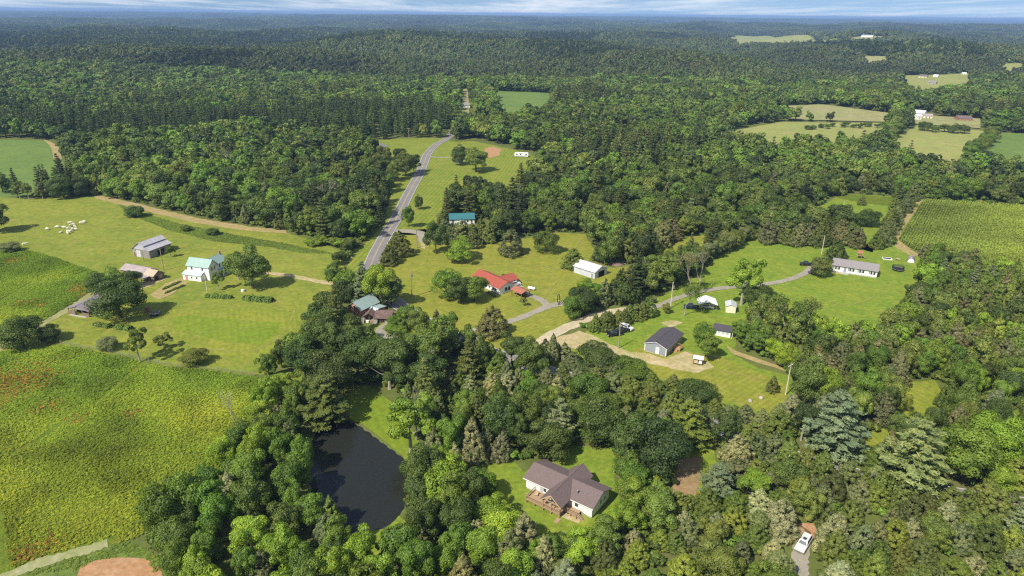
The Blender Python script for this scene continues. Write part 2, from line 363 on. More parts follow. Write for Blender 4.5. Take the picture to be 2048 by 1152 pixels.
# farms on the left
field('pasture', [(-330,392),(-60,392),(0,394),(60,398),(110,393),(190,390),(290,416),(420,446),(560,463),(640,482),(690,506),(690,545),(700,560),(655,620),(600,690),(545,745),(520,752),(430,742),(330,733),(255,716),(118,690),(40,700),(-40,712),(-250,770)], 'pasture', 1,
      'sunlit green pasture round the white farmhouse with the cattle', 'pasture', 1.0)
field('farm_lawn', [(330,618),(420,622),(470,616),(560,618),(603,600),(615,622),(590,660),(545,722),(470,722),(380,704),(345,680),(350,640)], 'lawn', 2, 'mown lawn in front of the white farmhouse', 'lawn', 0.8)
field('fresh_lawn', [(352,632),(400,634),(470,640),(560,645),(555,668),(520,690),(430,680),(350,660)], 'fresh_lawn', 3, 'brighter freshly mown strip of the farm lawn', 'lawn', 0.8)
field('dry_strip', [(188,391),(215,394),(300,414),(400,437),(500,454),(572,461),(573,467),(480,460),(380,443),(290,422),(190,397)], 'tan', 2, 'tan strip of dry grass along the woodland edge', 'strip', 1.0)
field('weed_strip', [(235,408),(290,428),(360,448),(470,470),(575,488),(670,508),(600,506),(545,495),(430,483),(340,462),(262,430)], 'weeds', 2, 'strip of rough weeds below the dry grass', 'weeds', 1.0)
field('crop_field', [(-420,274),(-60,277),(0,279),(95,281),(118,292),(122,322),(140,330),(140,352),(60,392),(0,394),(-420,396)], 'crop', 1, 'blue-green crop field at the far edge of the pasture', 'field', 0.6)
field('field_margin', [(88,280),(100,283),(119,292),(124,318),(108,320),(103,296)], 'tan', 2, 'curved tan margin of the crop field by the trees', 'field margin', 0.4)
MEADOW_UP = [(-330,476),(-40,488),(40,497),(100,512),(150,530),(205,548),(228,562),(176,598),(120,632),(60,664),(0,690),(-90,730),(-330,800)]
MEADOW = [(-420,1600),(-420,742),(-60,716),(0,704),(60,694),(118,690),(255,717),(330,734),(430,743),(515,756),(535,800),(520,850),(470,900),(430,960),(370,1010),(300,1060),(262,1082),(215,1088),(150,1106),(80,1132),(10,1160),(-120,1230),(-200,1600)]
field('meadow', MEADOW_UP, 'meadow', 2, 'rough weedy meadow beside the farm track', 'meadow', 0.8)
field('meadow', MEADOW, 'meadow', 2, 'large yellow-green weedy meadow below the farm', 'meadow', 0.8)
field('grass_bank', [(10,1160),(80,1132),(150,1106),(215,1088),(262,1082),(300,1100),(345,1140),(360,1200),(300,1500),(-200,1500),(-120,1230)], 'weeds', 1, 'grassy bank between the gravel track and the clay', 'bank', 0.6)
field('clay_mound', [(150,1160),(160,1135),(190,1120),(240,1115),(290,1120),(322,1137),(330,1165),(300,1230),(200,1230)], 'clay', 2, 'bare orange clay patch at the end of the gravel track', 'clay', 0.4)
TRACK = smooth_line(flat([(-60,1188),(10,1156),(70,1130),(130,1112),(180,1098),(215,1086)]), 8)
ribbon('gravel_track', TRACK, 2.8, 'grassy_track', 0.10, 'pale gravel track curving along the meadow', 'track', ragged_amp=0.35)
FARM_TRACK = smooth_line(flat([(-40,722),(30,676),(80,650),(130,622),(175,594),(215,566),(236,552)]), 6)
ribbon('farm_track', FARM_TRACK, 3.4, 'hay', 0.10, 'mown track between the upper meadow and the farm', 'track', ragged_amp=0.5)
DRIVE1 = smooth_line(flat([(742,574),(700,571),(660,567),(620,560),(580,552),(540,547),(500,545),(460,546)]), 6)
ribbon('driveway', DRIVE1, 3.2, 'dirt', 0.13, 'tan dirt driveway of the white farmhouse', 'driveway', ragged_amp=0.4)
field('garden_plot', [(300,590),(330,568),(362,556),(376,566),(345,588),(318,600)], 'tan', 4, 'bare vegetable plot beside the white farmhouse', 'garden', 0.4)
field('barnyard', [(262,572),(300,558),(338,556),(300,574),(276,580)], 'dirt', 4, 'bare dirt yard beside the weathered brown barn', 'yard', 0.4)

# both sides of the road
field('roadside_lawn', [(890,280),(912,284),(945,282),(985,290),(1060,307),(1075,318),(1052,350),(1040,392),(985,396),(960,392),(905,404),(872,432),(880,460),(845,470),(800,470),(779,470),(795,444),(810,412),(826,382),(843,350),(853,326),(861,308),(876,292)], 'roadside', 1, 'striped mown grass between the road and the camper', 'lawn', 0.5)
field('clay_yard', [(970,298),(985,293),(1003,299),(998,311),(980,316),(969,309)], 'clay', 2, 'orange clay patch near the white camper', 'clay', 0.8)
field('roadside_lawn', [(735,283),(800,277),(845,276),(890,277),(870,288),(852,306),(843,326),(833,348),(816,378),(800,409),(785,439),(769,464),(752,494),(741,516),(733,540),(722,560),(684,566),(690,540),(712,500),(740,478),(770,448),(778,400),(790,370),(780,340),(740,312)], 'roadside', 1, 'grass verge on the farmhouse side of the road', 'lawn', 0.5)
field('house_lawn', [(757,516),(778,474),(812,462),(850,458),(880,470),(960,490),(1060,476),(1105,465),(1170,468),(1188,500),(1178,522),(1225,536),(1290,528),(1302,500),(1328,480),(1425,468),(1432,482),(1340,545),(1270,560),(1200,600),(1130,645),(1075,690),(1010,712),(960,694),(880,655),(828,624),(790,596),(756,562),(750,540)], 'red_lawn', 1, 'wide striped lawn round the red-roofed house', 'lawn', 0.6)
field('cottage_lawn', [(690,640),(730,655),(790,640),(812,628),(850,650),(845,690),(800,720),(720,712),(690,680)], 'lawn', 2, 'small lawn beside the old brick house', 'lawn', 0.5)
field('dirt_patch', [(845,470),(852,482),(850,498),(842,496),(838,478)], 'dirt', 2, 'bare dirt at the driveway turn by the dark cedars', 'dirt', 0.4)
DR = lambda px, n=6: smooth_line(flat(px), n)
DRIVE2 = DR([(960,700),(945,664),(990,652),(1040,636),(1085,617),(1096,612),(1082,600),(1062,592),(1045,583),(1038,576)])
ribbon('driveway', DRIVE2, 3.2, 'gravel', 0.10, 'curving grey gravel driveway of the red-roofed house', 'driveway', ragged_amp=0.3)
ribbon('driveway', DR([(1085,617),(1100,612),(1130,606)]), 4.0, 'gravel', 0.13, 'short gravel spur running to the cedar hedgerow', 'driveway', ragged_amp=0.3)
DRIVE3 = DR([(775,463),(800,462),(830,464),(846,470),(850,485)])
ribbon('driveway', DRIVE3, 5.5, 'gravel', 0.10, 'grey paved turn-off beside the road near the teal roof', 'driveway', ragged_amp=0.2)
DRIVE4 = DR([(850,700),(812,685),(782,676),(762,664),(772,652),(800,642),(826,630)])
ribbon('driveway', DRIVE4, 3.6, 'gravel', 0.10, 'looping pale driveway of the old brick house', 'driveway', ragged_amp=0.25)
ribbon('driveway', DR([(836,313),(848,312),(866,314),(900,316)]), 3.0, 'gravel', 0.10, 'short gravel crossing at the far end of the road', 'driveway')

# the lots on the right
LOT = [(1190,650),(1240,622),(1330,590),(1390,555),(1440,512),(1500,472),(1560,474),(1660,490),(1700,484),(1790,492),(1845,512),(1835,585),(1790,640),(1740,672),(1690,682),(1640,668),(1600,650),(1545,630),(1500,626),(1472,665),(1470,712),(1520,735),(1580,752),(1592,790),(1570,832),(1520,838),(1420,792),(1310,757),(1180,724),(1110,702)]
field('yard_lawn', LOT, 'bright_lawn', 1, 'bright lawn round the white ranch house and the new grey house', 'lawn', 0.7)
field('dry_yard', [(1250,705),(1300,690),(1360,700),(1440,715),(1530,748),(1575,770),(1570,822),(1530,832),(1440,795),(1330,760),(1240,732)], 'red_lawn', 2, 'dry thin lawn behind the new grey house', 'lawn', 0.9)
field('dirt_lot', [(1085,690),(1122,672),(1160,660),(1186,668),(1218,690),(1262,704),(1300,708),(1332,718),(1370,704),(1392,712),(1425,733),(1398,746),(1330,736),(1262,720),(1200,704),(1140,697)], 'dirt', 3, 'sandy building lot round the new grey house', 'dirt', 1.2)
field('dirt_lot', [(1320,645),(1345,640),(1368,646),(1340,655)], 'dirt', 3, 'small bare sandy spot on the lawn behind the grey house', 'dirt', 0.6)
field('bare_edge', [(1452,690),(1470,702),(1520,719),(1560,733),(1576,746),(1555,738),(1510,724),(1464,707)], 'tan', 3, 'bare tan edge under the trees by the dry lawn', 'clay', 0.5)
LANE = DR([(1040,722),(1090,678),(1150,648),(1210,627),(1262,618),(1310,614),(1345,600),(1390,586),(1440,577),(1520,570),(1575,560),(1605,549),(1622,537),(1618,530)])
k = int(len(LANE)*0.36)
ribbon('gravel_lane', LANE[:k+1], 4.6, 'pale_gravel', 0.13, 'broad pale gravel lane climbing past the cedar hedgerow', 'lane', ragged_amp=0.4)
ribbon('gravel_lane', LANE[k:], 3.0, 'gravel', 0.13, 'narrow grey lane curving up to the white ranch house', 'lane', ragged_amp=0.25)
field('upper_field', [(1560,440),(1620,428),(1665,398),(1690,387),(1795,394),(1775,424),(1760,470),(1745,505),(1700,492),(1690,460),(1600,450)], 'bright_lawn', 1, 'green field behind the row of cedars', 'field', 0.6)
field('yellow_strip', [(1672,396),(1690,388),(1795,395),(1785,412),(1740,408)], 'meadow', 2, 'yellow-green strip at the far end of the green field', 'field', 0.5)
CORN = [(1848,402),(2000,412),(2260,428),(2260,575),(1990,540),(1880,520),(1818,496),(1798,482),(1800,462)]
field('cornfield_ground', CORN, 'corn_soil', 1, 'ground of the cornfield beside the fencerow', 'field', 0.5)
field('corn_margin', [(1836,398),(1850,402),(1802,462),(1800,482),(1822,500),(1850,514),(1820,512),(1790,494),(1790,460)], 'tan', 2, 'tan grass margin along the cornfield', 'field margin', 0.5)
field('field', [(1576,213),(1645,210),(1782,228),(1770,245),(1690,243),(1576,240)], 'hay', 1, 'pale hay field behind the row of bushes', 'field', 0.8, step=6)
field('field', [(1462,262),(1560,244),(1760,246),(1775,255),(1735,302),(1540,314),(1440,285)], 'far_field', 1, 'dull green field in front of the row of bushes', 'field', 0.8, step=6)
field('field', [(1780,282),(1836,250),(1880,252),(1970,262),(1960,322),(1890,352),(1800,318)], 'far_field', 1, 'light green field with a tan edge below the metal barn', 'field', 0.8, step=6)
field('field', [(1955,305),(1992,266),(2250,280),(2250,360),(1990,345)], 'crop', 1, 'grey-green field at the far end of the hedgerow', 'field', 0.8, step=6)
field('farmyard', [(1800,238),(1830,232),(1960,240),(1960,258),(1836,250)], 'hay', 1, 'tan farmyard round the metal barn', 'yard', 0.8, step=6)
field('field', [(990,183),(1097,187),(1105,205),(1080,238),(1005,242)], 'crop', 1, 'bright green field enclosed by woods beyond the road', 'field', 0.8, step=6)
field('clearing', [(925,178),(935,178),(940,232),(975,236),(975,246),(922,246)], 'hay', 1, 'narrow clearing with a house beyond the road', 'clearing', 0.8, step=6)
field('field', [(1458,79),(1478,71),(1540,72),(1680,79),(1690,87),(1600,95),(1475,98)], 'far_field', 1, 'long pale field on the distant rise', 'field', 0.8, step=20)
field('bare_field', [(1700,76),(1730,72),(1775,74),(1775,85),(1705,88)], 'hay', 1, 'pale tan ground on the distant rise', 'field', 0.8, step=20)
field('field', [(1728,113),(1770,113),(1775,132),(1730,132)], 'hay', 1, 'small yellow field among the far woods', 'field', 0.8, step=10)
field('field', [(1800,152),(1890,150),(1942,147),(1930,188),(1860,193),(1812,180)], 'far_field', 1, 'far green clearing with houses', 'field', 0.8, step=10)
field('field', [(1998,140),(2012,128),(2045,127),(2048,140),(2020,150)], 'far_field', 1, 'far clearing with a bend of pale lane', 'field', 0.8, step=10)

# round the brown-roofed house and the pond
field('house_yard', [(930,972),(960,930),(1030,925),(1050,945),(1075,925),(1130,925),(1140,893),(1245,893),(1245,935),(1228,950),(1240,1010),(1205,1065),(1185,1105),(1060,1115),(1010,1080),(960,1020)], 'bright_lawn', 1, 'lawn round the white house with the brown roof', 'lawn', 0.6)
field('house_yard', [(1335,880),(1425,880),(1430,935),(1402,960),(1400,1000),(1350,1000)], 'bright_lawn', 1, 'grass patch at the bare soil right of the brown-roofed house', 'lawn', 0.6)
field('bare_path', [(1352,920),(1400,912),(1400,955),(1385,1000),(1352,1010),(1345,970)], 'mud', 2, 'bare brown soil between the trees by the brown-roofed house', 'dirt', 0.5)
field('clay_skirt', [(1050,985),(1062,986),(1112,1014),(1162,1036),(1158,1046),(1108,1028),(1066,1006)], 'dirt', 2, 'bare sandy ground along the deck of the brown-roofed house', 'dirt', 0.4)
OPEN.append(POND)
OPEN.append(flat([(878,448),(965,440),(978,470),(962,492),(880,480)]))
field('pond_bank', [(690,790),(735,768),(800,815),(850,905),(838,960),(826,950),(806,912),(766,880),(726,850),(700,838)], 'fresh_lawn', 1, 'bright grass bank sloping to the pond', 'bank', 0.4)
field('pond_bank', [(560,742),(600,742),(625,775),(610,800),(560,790)], 'bright_lawn', 1, 'small grassy gap among the trees above the pond', 'bank', 0.4)
field('pond_bank', [(690,1068),(770,1057),(800,1030),(822,1050),(800,1130),(700,1145)], 'bright_lawn', 1, 'narrow grass strip at the lower end of the pond', 'bank', 0.4)
field('verge', [(1416,830),(1470,852),(1540,885),(1610,915),(1600,930),(1500,895),(1420,860)], 'lawn', 1, 'grass verge of the road between the cedars', 'verge', 0.5)
field('clearing', [(1800,765),(1870,760),(1885,790),(1870,850),(1820,880),(1730,920),(1722,880),(1800,835)], 'lawn', 1, 'small grass clearing among the big pines', 'clearing', 0.5)
field('clearing', [(1862,1003),(1905,996),(1955,1014),(1962,1040),(1900,1052)], 'lawn', 1, 'yellow grass clearing near the road at the thicket', 'clearing', 0.5)
field('clay_pile_ground', [(1568,1064),(1592,1046),(1628,1047),(1640,1066),(1622,1086),(1590,1086)], 'clay', 2, 'orange clay turning place above the white pickup', 'clay', 0.4)
field('clay_patch', [(1843,976),(1880,969),(1892,986),(1872,1001),(1850,996)], 'clay', 2, 'tan bare patch among the trees at the road', 'clay', 0.4)
LANE2 = DR([(1612,1260),(1605,1200),(1600,1150),(1600,1115),(1606,1090),(1612,1070)])
ribbon('gravel_lane', LANE2, 3.2, 'gravel', 0.10, 'narrow gravel lane with the white pickup', 'lane', ragged_amp=0.3)

for px_, lab in (([(352,690),(430,702),(520,700),(575,660),(598,612)], 'faint tyre track curving round the farm lawn'), ([(120,640),(180,655),(260,668),(340,672),(420,665)], 'faint worn track below the broad tree'), ([(340,505),(420,500),(520,505),(640,520)], 'faint track across the pasture behind the farmhouse'), ([(60,440),(180,452),(330,470)], 'cattle path across the upper pasture'), ([(1090,600),(1120,560),(1140,520),(1165,480)], 'faint track across the striped lawn to the clump'), ([(860,520),(930,530),(1040,530),(1120,540)], 'faint mowing track above the red-roofed house'), ([(1420,740),(1480,752),(1550,775)], 'worn line across the dry lawn'), ([(1640,600),(1700,612),(1770,590)], 'faint track below the ranch house')):
    ln = smooth_line(flat(px_), 8)
    ribbon('worn_track', ln, 0.35, 'worn_grass', 0.115, lab, 'track', ragged_amp=0.2, offset=-0.8)
road = ribbon('road', ROAD, 6.6, 'asphalt', 0.17, 'grey two-lane road winding across the valley', 'road')
for off in (-3.0, 3.0): ribbon('edge_line', ROAD, 0.15, 'white_line', 0.20, parent=road, offset=off)
for off in (-0.16, 0.16): ribbon('centre_line', ROAD, 0.11, 'yellow_line', 0.20, parent=road, offset=off)

m, N, L, out = new_mat('pond_water'); b = principled(N, L, out, 0.12, 0.35)
b.inputs['Base Color'].default_value = (0.020, 0.022, 0.018, 1)
tcn = N.new('ShaderNodeNewGeometry'); nn = N.new('ShaderNodeTexNoise'); nn.inputs['Scale'].default_value = 1.6; nn.inputs['Detail'].default_value = 3; L.new(tcn.outputs['Position'], nn.inputs['Vector'])
bp = N.new('ShaderNodeBump'); bp.inputs['Strength'].default_value = 0.05; bp.inputs['Distance'].default_value = 0.1; L.new(nn.outputs[0], bp.inputs['Height']); L.new(bp.outputs[0], b.inputs['Normal'])
M['water'] = m
cpt = POND.mean(0); wp = cpt+(POND-cpt)*1.06
me = bpy.data.meshes.new('pond'); me.from_pydata([(x, y, -0.32) for x, y in wp], [], [tuple(range(len(wp)))]); me.update()
if me.polygons[0].normal.z < 0: me.flip_normals()
me.materials.append(m); pond = tag(link(bpy.data.objects.new('pond', me)), 'dark still pond ringed by trees', 'pond', kind='structure')
LINES = [(ROAD, 2.9), (TRACK, 2.2), (DRIVE1, 2.4), (DRIVE2, 2.4), (DRIVE3, 3.2), (DRIVE4, 2.4), (LANE, 3.0), (LANE2, 2.6), (FARM_TRACK, 2.2)]
# ------------------------------------------------------------------ tree shapes (unit prototypes in metres, scaled when placed)
def quads(P, Nrm, size, asp, r, along=None):
    """leaf faces at P facing Nrm; 'along' fixes the long axis"""
    n = len(P); Nrm = Nrm/(np.linalg.norm(Nrm, axis=1)[:, None]+1e-9)
    A = along if along is not None else r.normal(size=(n, 3))
    T = A-Nrm*(A*Nrm).sum(1)[:, None]; T /= np.linalg.norm(T, axis=1)[:, None]+1e-9; B = np.cross(Nrm, T)
    s = size*r.uniform(0.65, 1.35, n)[:, None]; a = s*asp*0.5; b = s*0.5
    V = np.stack([P-T*a, P+B*b*0.8-T*a*0.1, P+T*a, P-B*b*0.8+T*a*0.1], 1).reshape(-1, 3)
    return V, np.arange(4*n).reshape(n, 4)
def unit(r, n):
    d = r.normal(size=(n, 3)); return d/np.linalg.norm(d, axis=1)[:, None]
def crown_broadleaf(seed, R, H, n, leaf, lobes=30, low=-0.9, base=0.05, lob=(0.26, 0.46), gap=0.0, multi=4):
    """rounded crown of many leafy lobes; R crown radius, H total height, base = clear stem share"""
    r = np.random.default_rng(seed); rz = H*(1-base)/2; cz = H-rz
    d = unit(r, lobes*4); d = d[d[:, 2] > low][:lobes]
    full = np.where(d[:, 2] < 0.25, np.sqrt((1-np.minimum(d[:, 2]**4, 0.8))/(1-np.minimum(d[:, 2]**2, 0.9))), 1.0); d = d*np.stack([full, full, np.ones(len(d))], 1)
    C = d*np.array([R, R, rz])*np.array([0.70, 0.70, 0.74])*r.uniform(0.66, 1.1, (len(d), 1)); rad = R*r.uniform(*lob, len(d))
    if multi > 1:      # several leaders: the crown breaks into uneven sub-crowns
        a = r.uniform(0, 6.28)+np.arange(multi)*6.283/multi+r.normal(0, 0.3, multi); q = r.uniform(0.22, 0.5, multi)*R
        off = np.stack([np.cos(a)*q, np.sin(a)*q, r.uniform(-0.30, 0.24, multi)*rz], 1); scl = r.uniform(0.52, 0.82, multi); g = r.integers(0, multi, len(d))
        C = off[g]+C*scl[g][:, None]; rad = rad*(0.55+0.45*scl[g]); cz = cz-max(0.0, float((C[:, 2]+rad*0.8).max())-rz)
    C = np.vstack([C, [[0, 0, 0.1*rz]]]); rad = np.append(rad, R*0.62)
    if gap: keep = r.random(len(C)) > gap; C, rad = C[keep], rad[keep]
    w = rad**2; k = r.choice(len(C), n, p=w/w.sum())
    out = C[k]/np.array([R, R, rz]); dd = unit(r, n)+0.75*out/(np.linalg.norm(out, axis=1)[:, None]+0.3)+np.array([0, 0, 0.25]); dd /= np.linalg.norm(dd, axis=1)[:, None]
    P = C[k]+dd*rad[k][:, None]*np.array([1, 1, 0.9])*r.uniform(0.72, 1.08, (n, 1)); P[:, 2] += cz
    keep = P[:, 2] > 0.15; P, dd, k = P[keep], dd[keep], k[keep]
    Nn = dd+0.55*unit(r, len(P))
    V, Qd = quads(P, Nn, leaf, 1.35, r)
    lobe_v = r.uniform(-0.22, 0.22, len(C))[k]
    return V, Qd, np.clip(0.42+lobe_v+0.18*r.normal(size=len(P)), 0, 1)
def crown_cedar(seed, R, H, n, leaf, tufts=150, power=0.8):
    """pointed evergreen cone of upright sprays"""
    r = np.random.default_rng(seed); t = r.beta(1.0, 1.5, tufts)*0.97; ang = r.uniform(0, 2*math.pi, tufts)
    ph = r.uniform(0, 6.28, 3)
    rad = R*(1-t)**power*(1+0.16*np.sin(2*ang+ph[0])+0.12*np.sin(5*ang+9*t+ph[1]))*r.uniform(0.72, 1.12, tufts)
    rad *= np.clip(0.55+t*4, 0, 1)
    C = np.stack([rad*np.cos(ang), rad*np.sin(ang), 0.25+t*(H-0.6)], 1); tr = R*0.22*(1.15-0.6*t)
    k = r.integers(0, tufts, n); out = np.stack([np.cos(ang[k]), np.sin(ang[k]), np.full(n, 0.55)], 1); out /= np.linalg.norm(out, axis=1)[:, None]
    dd = unit(r, n)+0.9*out; dd /= np.linalg.norm(dd, axis=1)[:, None]
    P = C[k]+dd*tr[k][:, None]*np.array([1, 1, 1.25])*r.uniform(0.5, 1.15, (n, 1))
    m = max(20, n//12); tz = r.uniform(0, 1, m); P = np.vstack([P, np.stack([R*0.1*(1-tz)*r.normal(size=m), R*0.1*(1-tz)*r.normal(size=m), H*(0.75+0.25*tz)], 1)]); dd = np.vstack([dd, unit(r, m)+[0, 0, .5]]); out = np.vstack([out, np.tile([0, 0, 1.0], (m, 1))]); k = np.append(k, np.zeros(m, int))
    V, Qd = quads(P, dd+0.45*unit(r, len(P)), leaf*0.62, 2.7, r, out+0.4*unit(r, len(P)))
    return V, Qd, np.clip(0.42+r.uniform(-0.22, 0.22, tufts)[k]+0.18*r.normal(size=len(P)), 0, 1)
def crown_pine(seed, R, H, n, leaf, whorl=1.0, base=0.14, power=0.62):
    """whorled pine: level sprays of needle tufts with gaps between the layers"""
    r = np.random.default_rng(seed); C, D = [], []
    zs = np.arange(H*base, H-0.4, whorl)
    for z in zs:
        t = (z-H*base)/(H*(1-base)); Lb = R*max((1-t)**power, 0.07)*r.uniform(0.75, 1.1); nb = max(4, int(5+3*(1-t))); a0 = r.uniform(0, 6.28)
        for b in range(nb):
            a = a0+6.283*b/nb+r.normal()*0.22; Lbb = Lb*r.uniform(0.72, 1.12); zb = z+r.normal()*0.15
            m = max(2, int(Lbb*2.6))
            for q in range(m):
                s = 0.25+0.75*(q+r.random())/m; w = r.normal()*0.18*s*Lbb
                C.append((math.cos(a)*s*Lbb-math.sin(a)*w, math.sin(a)*s*Lbb+math.cos(a)*w, zb+0.16*s*s*Lbb)); D.append((math.cos(a), math.sin(a), 0.45))
    C.append((0, 0, H-0.3)); D.append((0, 0, 1))
    C, D = np.array(C), np.array(D); k = r.integers(0, len(C), n); dd = unit(r, n)
    P = C[k]+dd*np.array([0.55, 0.55, 0.26])*(R/4.5)*r.uniform(0.3, 1.1, (n, 1))
    V, Qd = quads(P, np.array([0, 0, 1.0])+0.7*unit(r, n)+0.25*D[k], leaf*0.6, 2.4, r, D[k]+0.7*unit(r, n))
    return V, Qd, np.clip(0.42+r.uniform(-0.2, 0.2, len(C))[k]+0.16*r.normal(size=n), 0, 1)
def trunk_mb(seed, H, r0, top=0.6, limbs=5, spread=0.22, clear=0.3):
    r = random.Random(seed); mb = MB(); lean = [r.uniform(-0.25, 0.25) for _ in range(2)]
    P = [(lean[0]*t*t, lean[1]*t*t, -0.15+t*H*top) for t in (0, 0.06, 0.35, 0.7, 1)]
    mb.tube(P, [r0*1.35, r0, r0*0.82, r0*0.6, r0*0.3], 6)
    for i in range(limbs):
        t = clear+(1-clear)*(i+r.random())/limbs*0.95; a = r.uniform(0, 6.28); z = t*H*top; L_ = H*spread*r.uniform(0.7, 1.2)
        p0 = (lean[0]*t*t, lean[1]*t*t, z); p1 = (p0[0]+math.cos(a)*L_*0.5, p0[1]+math.sin(a)*L_*0.5, z+L_*0.32); p2 = (p0[0]+math.cos(a)*L_, p0[1]+math.sin(a)*L_, z+L_*0.85)
        mb.tube([p0, p1, p2], [r0*0.42, r0*0.28, r0*0.1], 4)
    return mb
def crown_mesh(name, arr): return np_mesh(name, arr[0], arr[1], M['leaf'], arr[2])
def mb_mesh(name, mb, mat):
    me = bpy.data.meshes.new(name); me.from_pydata(mb.v, [], mb.f); me.update(); me.materials.append(M[mat]); return me
def joined(name, arr, mb, mat):
    """one mesh with leaves and trunk for the woods seen as a mass"""
    V, Qd, v = arr; o = len(V); me = bpy.data.meshes.new(name)
    me.from_pydata(np.vstack([V, np.array(mb.v)]).tolist() if mb else V.tolist(), [], Qd.tolist()+([tuple(i+o for i in f) for f in mb.f] if mb else []))
    a = me.attributes.new('v', 'FLOAT', 'FACE'); vv = np.concatenate([v, np.zeros(len(mb.f) if mb else 0)]); a.data.foreach_set('value', vv.astype(np.float32))
    me.materials.append(M['leaf']); me.materials.append(M[mat])
    if mb:
        mi = np.zeros(len(me.polygons), np.int32); mi[len(Qd):] = 1; me.polygons.foreach_set('material_index', mi)
    me.update(); return me

# near prototypes: (crown mesh, trunk mesh, R, H)
PROTO = {'broadleaf': [], 'cedar': [], 'pine': []}
for i, kw in enumerate([dict(lobes=38, multi=3), dict(lobes=44, lob=(0.22, 0.40), multi=5), dict(lobes=30, lob=(0.30, 0.50), multi=1), dict(lobes=40, multi=1), dict(lobes=52, lob=(0.18, 0.36), multi=6), dict(lobes=36, base=0.12, gap=0.12, multi=5), dict(lobes=34, base=0.2, gap=0.3, lob=(0.16, 0.32), multi=5), dict(lobes=46, lob=(0.2, 0.38), multi=4, gap=0.08), dict(lobes=40, lob=(0.2, 0.44), multi=3, base=0.1, gap=0.1)]):
    PROTO['broadleaf'].append((crown_mesh('broadleaf_crown', crown_broadleaf(100+i, 4.0, 11.0, 11500 if i != 6 else 6500, 0.25, **kw)), mb_mesh('broadleaf_trunk', trunk_mb(i, 11.0, 0.26), 'bark' if i not in (5, 6) else 'pale_bark'), 4.0, 11.0))
for i, pw in enumerate((0.75, 0.6, 0.9, 0.7, 0.5)):
    PROTO['cedar'].append((crown_mesh('cedar_crown', crown_cedar(200+i, 2.6, 9.0, 9500, 0.27, 130+25*i, pw)), mb_mesh('cedar_trunk', trunk_mb(20+i, 9.0, 0.16, 0.85, 3, 0.08), 'bark'), 2.6, 9.0))
for i, (wh, pw) in enumerate(((1.05, 0.62), (1.25, 0.5), (0.9, 0.75))):
    PROTO['pine'].append((crown_mesh('pine_crown', crown_pine(300+i, 4.4, 15.0, 11000, 0.37, wh, 0.12, pw)), mb_mesh('pine_trunk', trunk_mb(40+i, 15.0, 0.24, 0.95, 6, 0.14, 0.2), 'bark'), 4.4, 15.0))

def hidden_collection(name, meshes):
    c = bpy.data.collections.new(name)
    for i, me in enumerate(meshes):
        c.objects.link(bpy.data.objects.new(f"{name}_{i:02d}", me))
    return c
def scatter(name, pos, rotz, scl, idx, tint, coll, label, category, tilt=None):
    """one object of kind stuff whose points carry instanced plants"""
    n = len(pos); me = bpy.data.meshes.new(name); me.vertices.add(n); me.vertices.foreach_set('co', np.ascontiguousarray(pos, np.float32).ravel())
    rot = np.zeros((n, 3)); rot[:, 2] = rotz
    if tilt is not None: rot[:, 0] = tilt
    for nm, ty, key, arr in (('rot', 'FLOAT_VECTOR', 'vector', rot), ('scl', 'FLOAT_VECTOR', 'vector', scl), ('tint', 'FLOAT_VECTOR', 'vector', tint)):
        a = me.attributes.new(nm, ty, 'POINT'); a.data.foreach_set(key, np.ascontiguousarray(arr, np.float32).ravel())
    a = me.attributes.new('idx', 'INT', 'POINT'); a.data.foreach_set('value', np.asarray(idx, np.int32)); me.update()
    o = link(bpy.data.objects.new(name, me)); tag(o, label, category, kind='stuff')
    g = bpy.data.node_groups.new(name, 'GeometryNodeTree')
    g.interface.new_socket('Geometry', in_out='INPUT', socket_type='NodeSocketGeometry'); g.interface.new_socket('Geometry', in_out='OUTPUT', socket_type='NodeSocketGeometry')
    gi = g.nodes.new('NodeGroupInput'); go = g.nodes.new('NodeGroupOutput'); ip = g.nodes.new('GeometryNodeInstanceOnPoints'); ci = g.nodes.new('GeometryNodeCollectionInfo')
    ci.inputs['Collection'].default_value = coll; ci.inputs['Separate Children'].default_value = True; ci.inputs['Reset Children'].default_value = True
    ip.inputs['Pick Instance'].default_value = True
    g.links.new(gi.outputs[0], ip.inputs['Points']); g.links.new(ci.outputs[0], ip.inputs['Instance'])
    for nm, ty, sock in (('rot', 'FLOAT_VECTOR', 'Rotation'), ('scl', 'FLOAT_VECTOR', 'Scale'), ('idx', 'INT', 'Instance Index')):
        na = g.nodes.new('GeometryNodeInputNamedAttribute'); na.data_type = ty; na.inputs[0].default_value = nm; g.links.new(na.outputs[0], ip.inputs[sock])
    g.links.new(ip.outputs[0], go.inputs[0])
    md = o.modifiers.new('scatter', 'NODES'); md.node_group = g
    return o

# ------------------------------------------------------------------ foliage colours
TINT = {
    'dark': (0.090, 0.138, 0.030), 'mid': (0.142, 0.207, 0.037), 'green': (0.147, 0.244, 0.034), 'bright': (0.243, 0.356, 0.037), 'lime': (0.335, 0.400, 0.050),
    'olive': (0.183, 0.231, 0.050), 'tan': (0.223, 0.218, 0.102), 'silver': (0.351, 0.362, 0.198), 'grey': (0.203, 0.235, 0.106), 'cedar': (0.150, 0.184, 0.050),
    'yellow': (0.245, 0.299, 0.050), 'blue': (0.241, 0.292, 0.166), 'deep': (0.066, 0.102, 0.029)}
WORD = {'dark': 'dark green', 'mid': 'mid green', 'green': 'fresh green', 'bright': 'bright green', 'lime': 'lime green', 'olive': 'olive', 'tan': 'tan brown', 'silver': 'silvery', 'grey': 'grey-green', 'cedar': 'dull green', 'yellow': 'yellowish', 'blue': 'blue-green', 'deep': 'blackish green'}

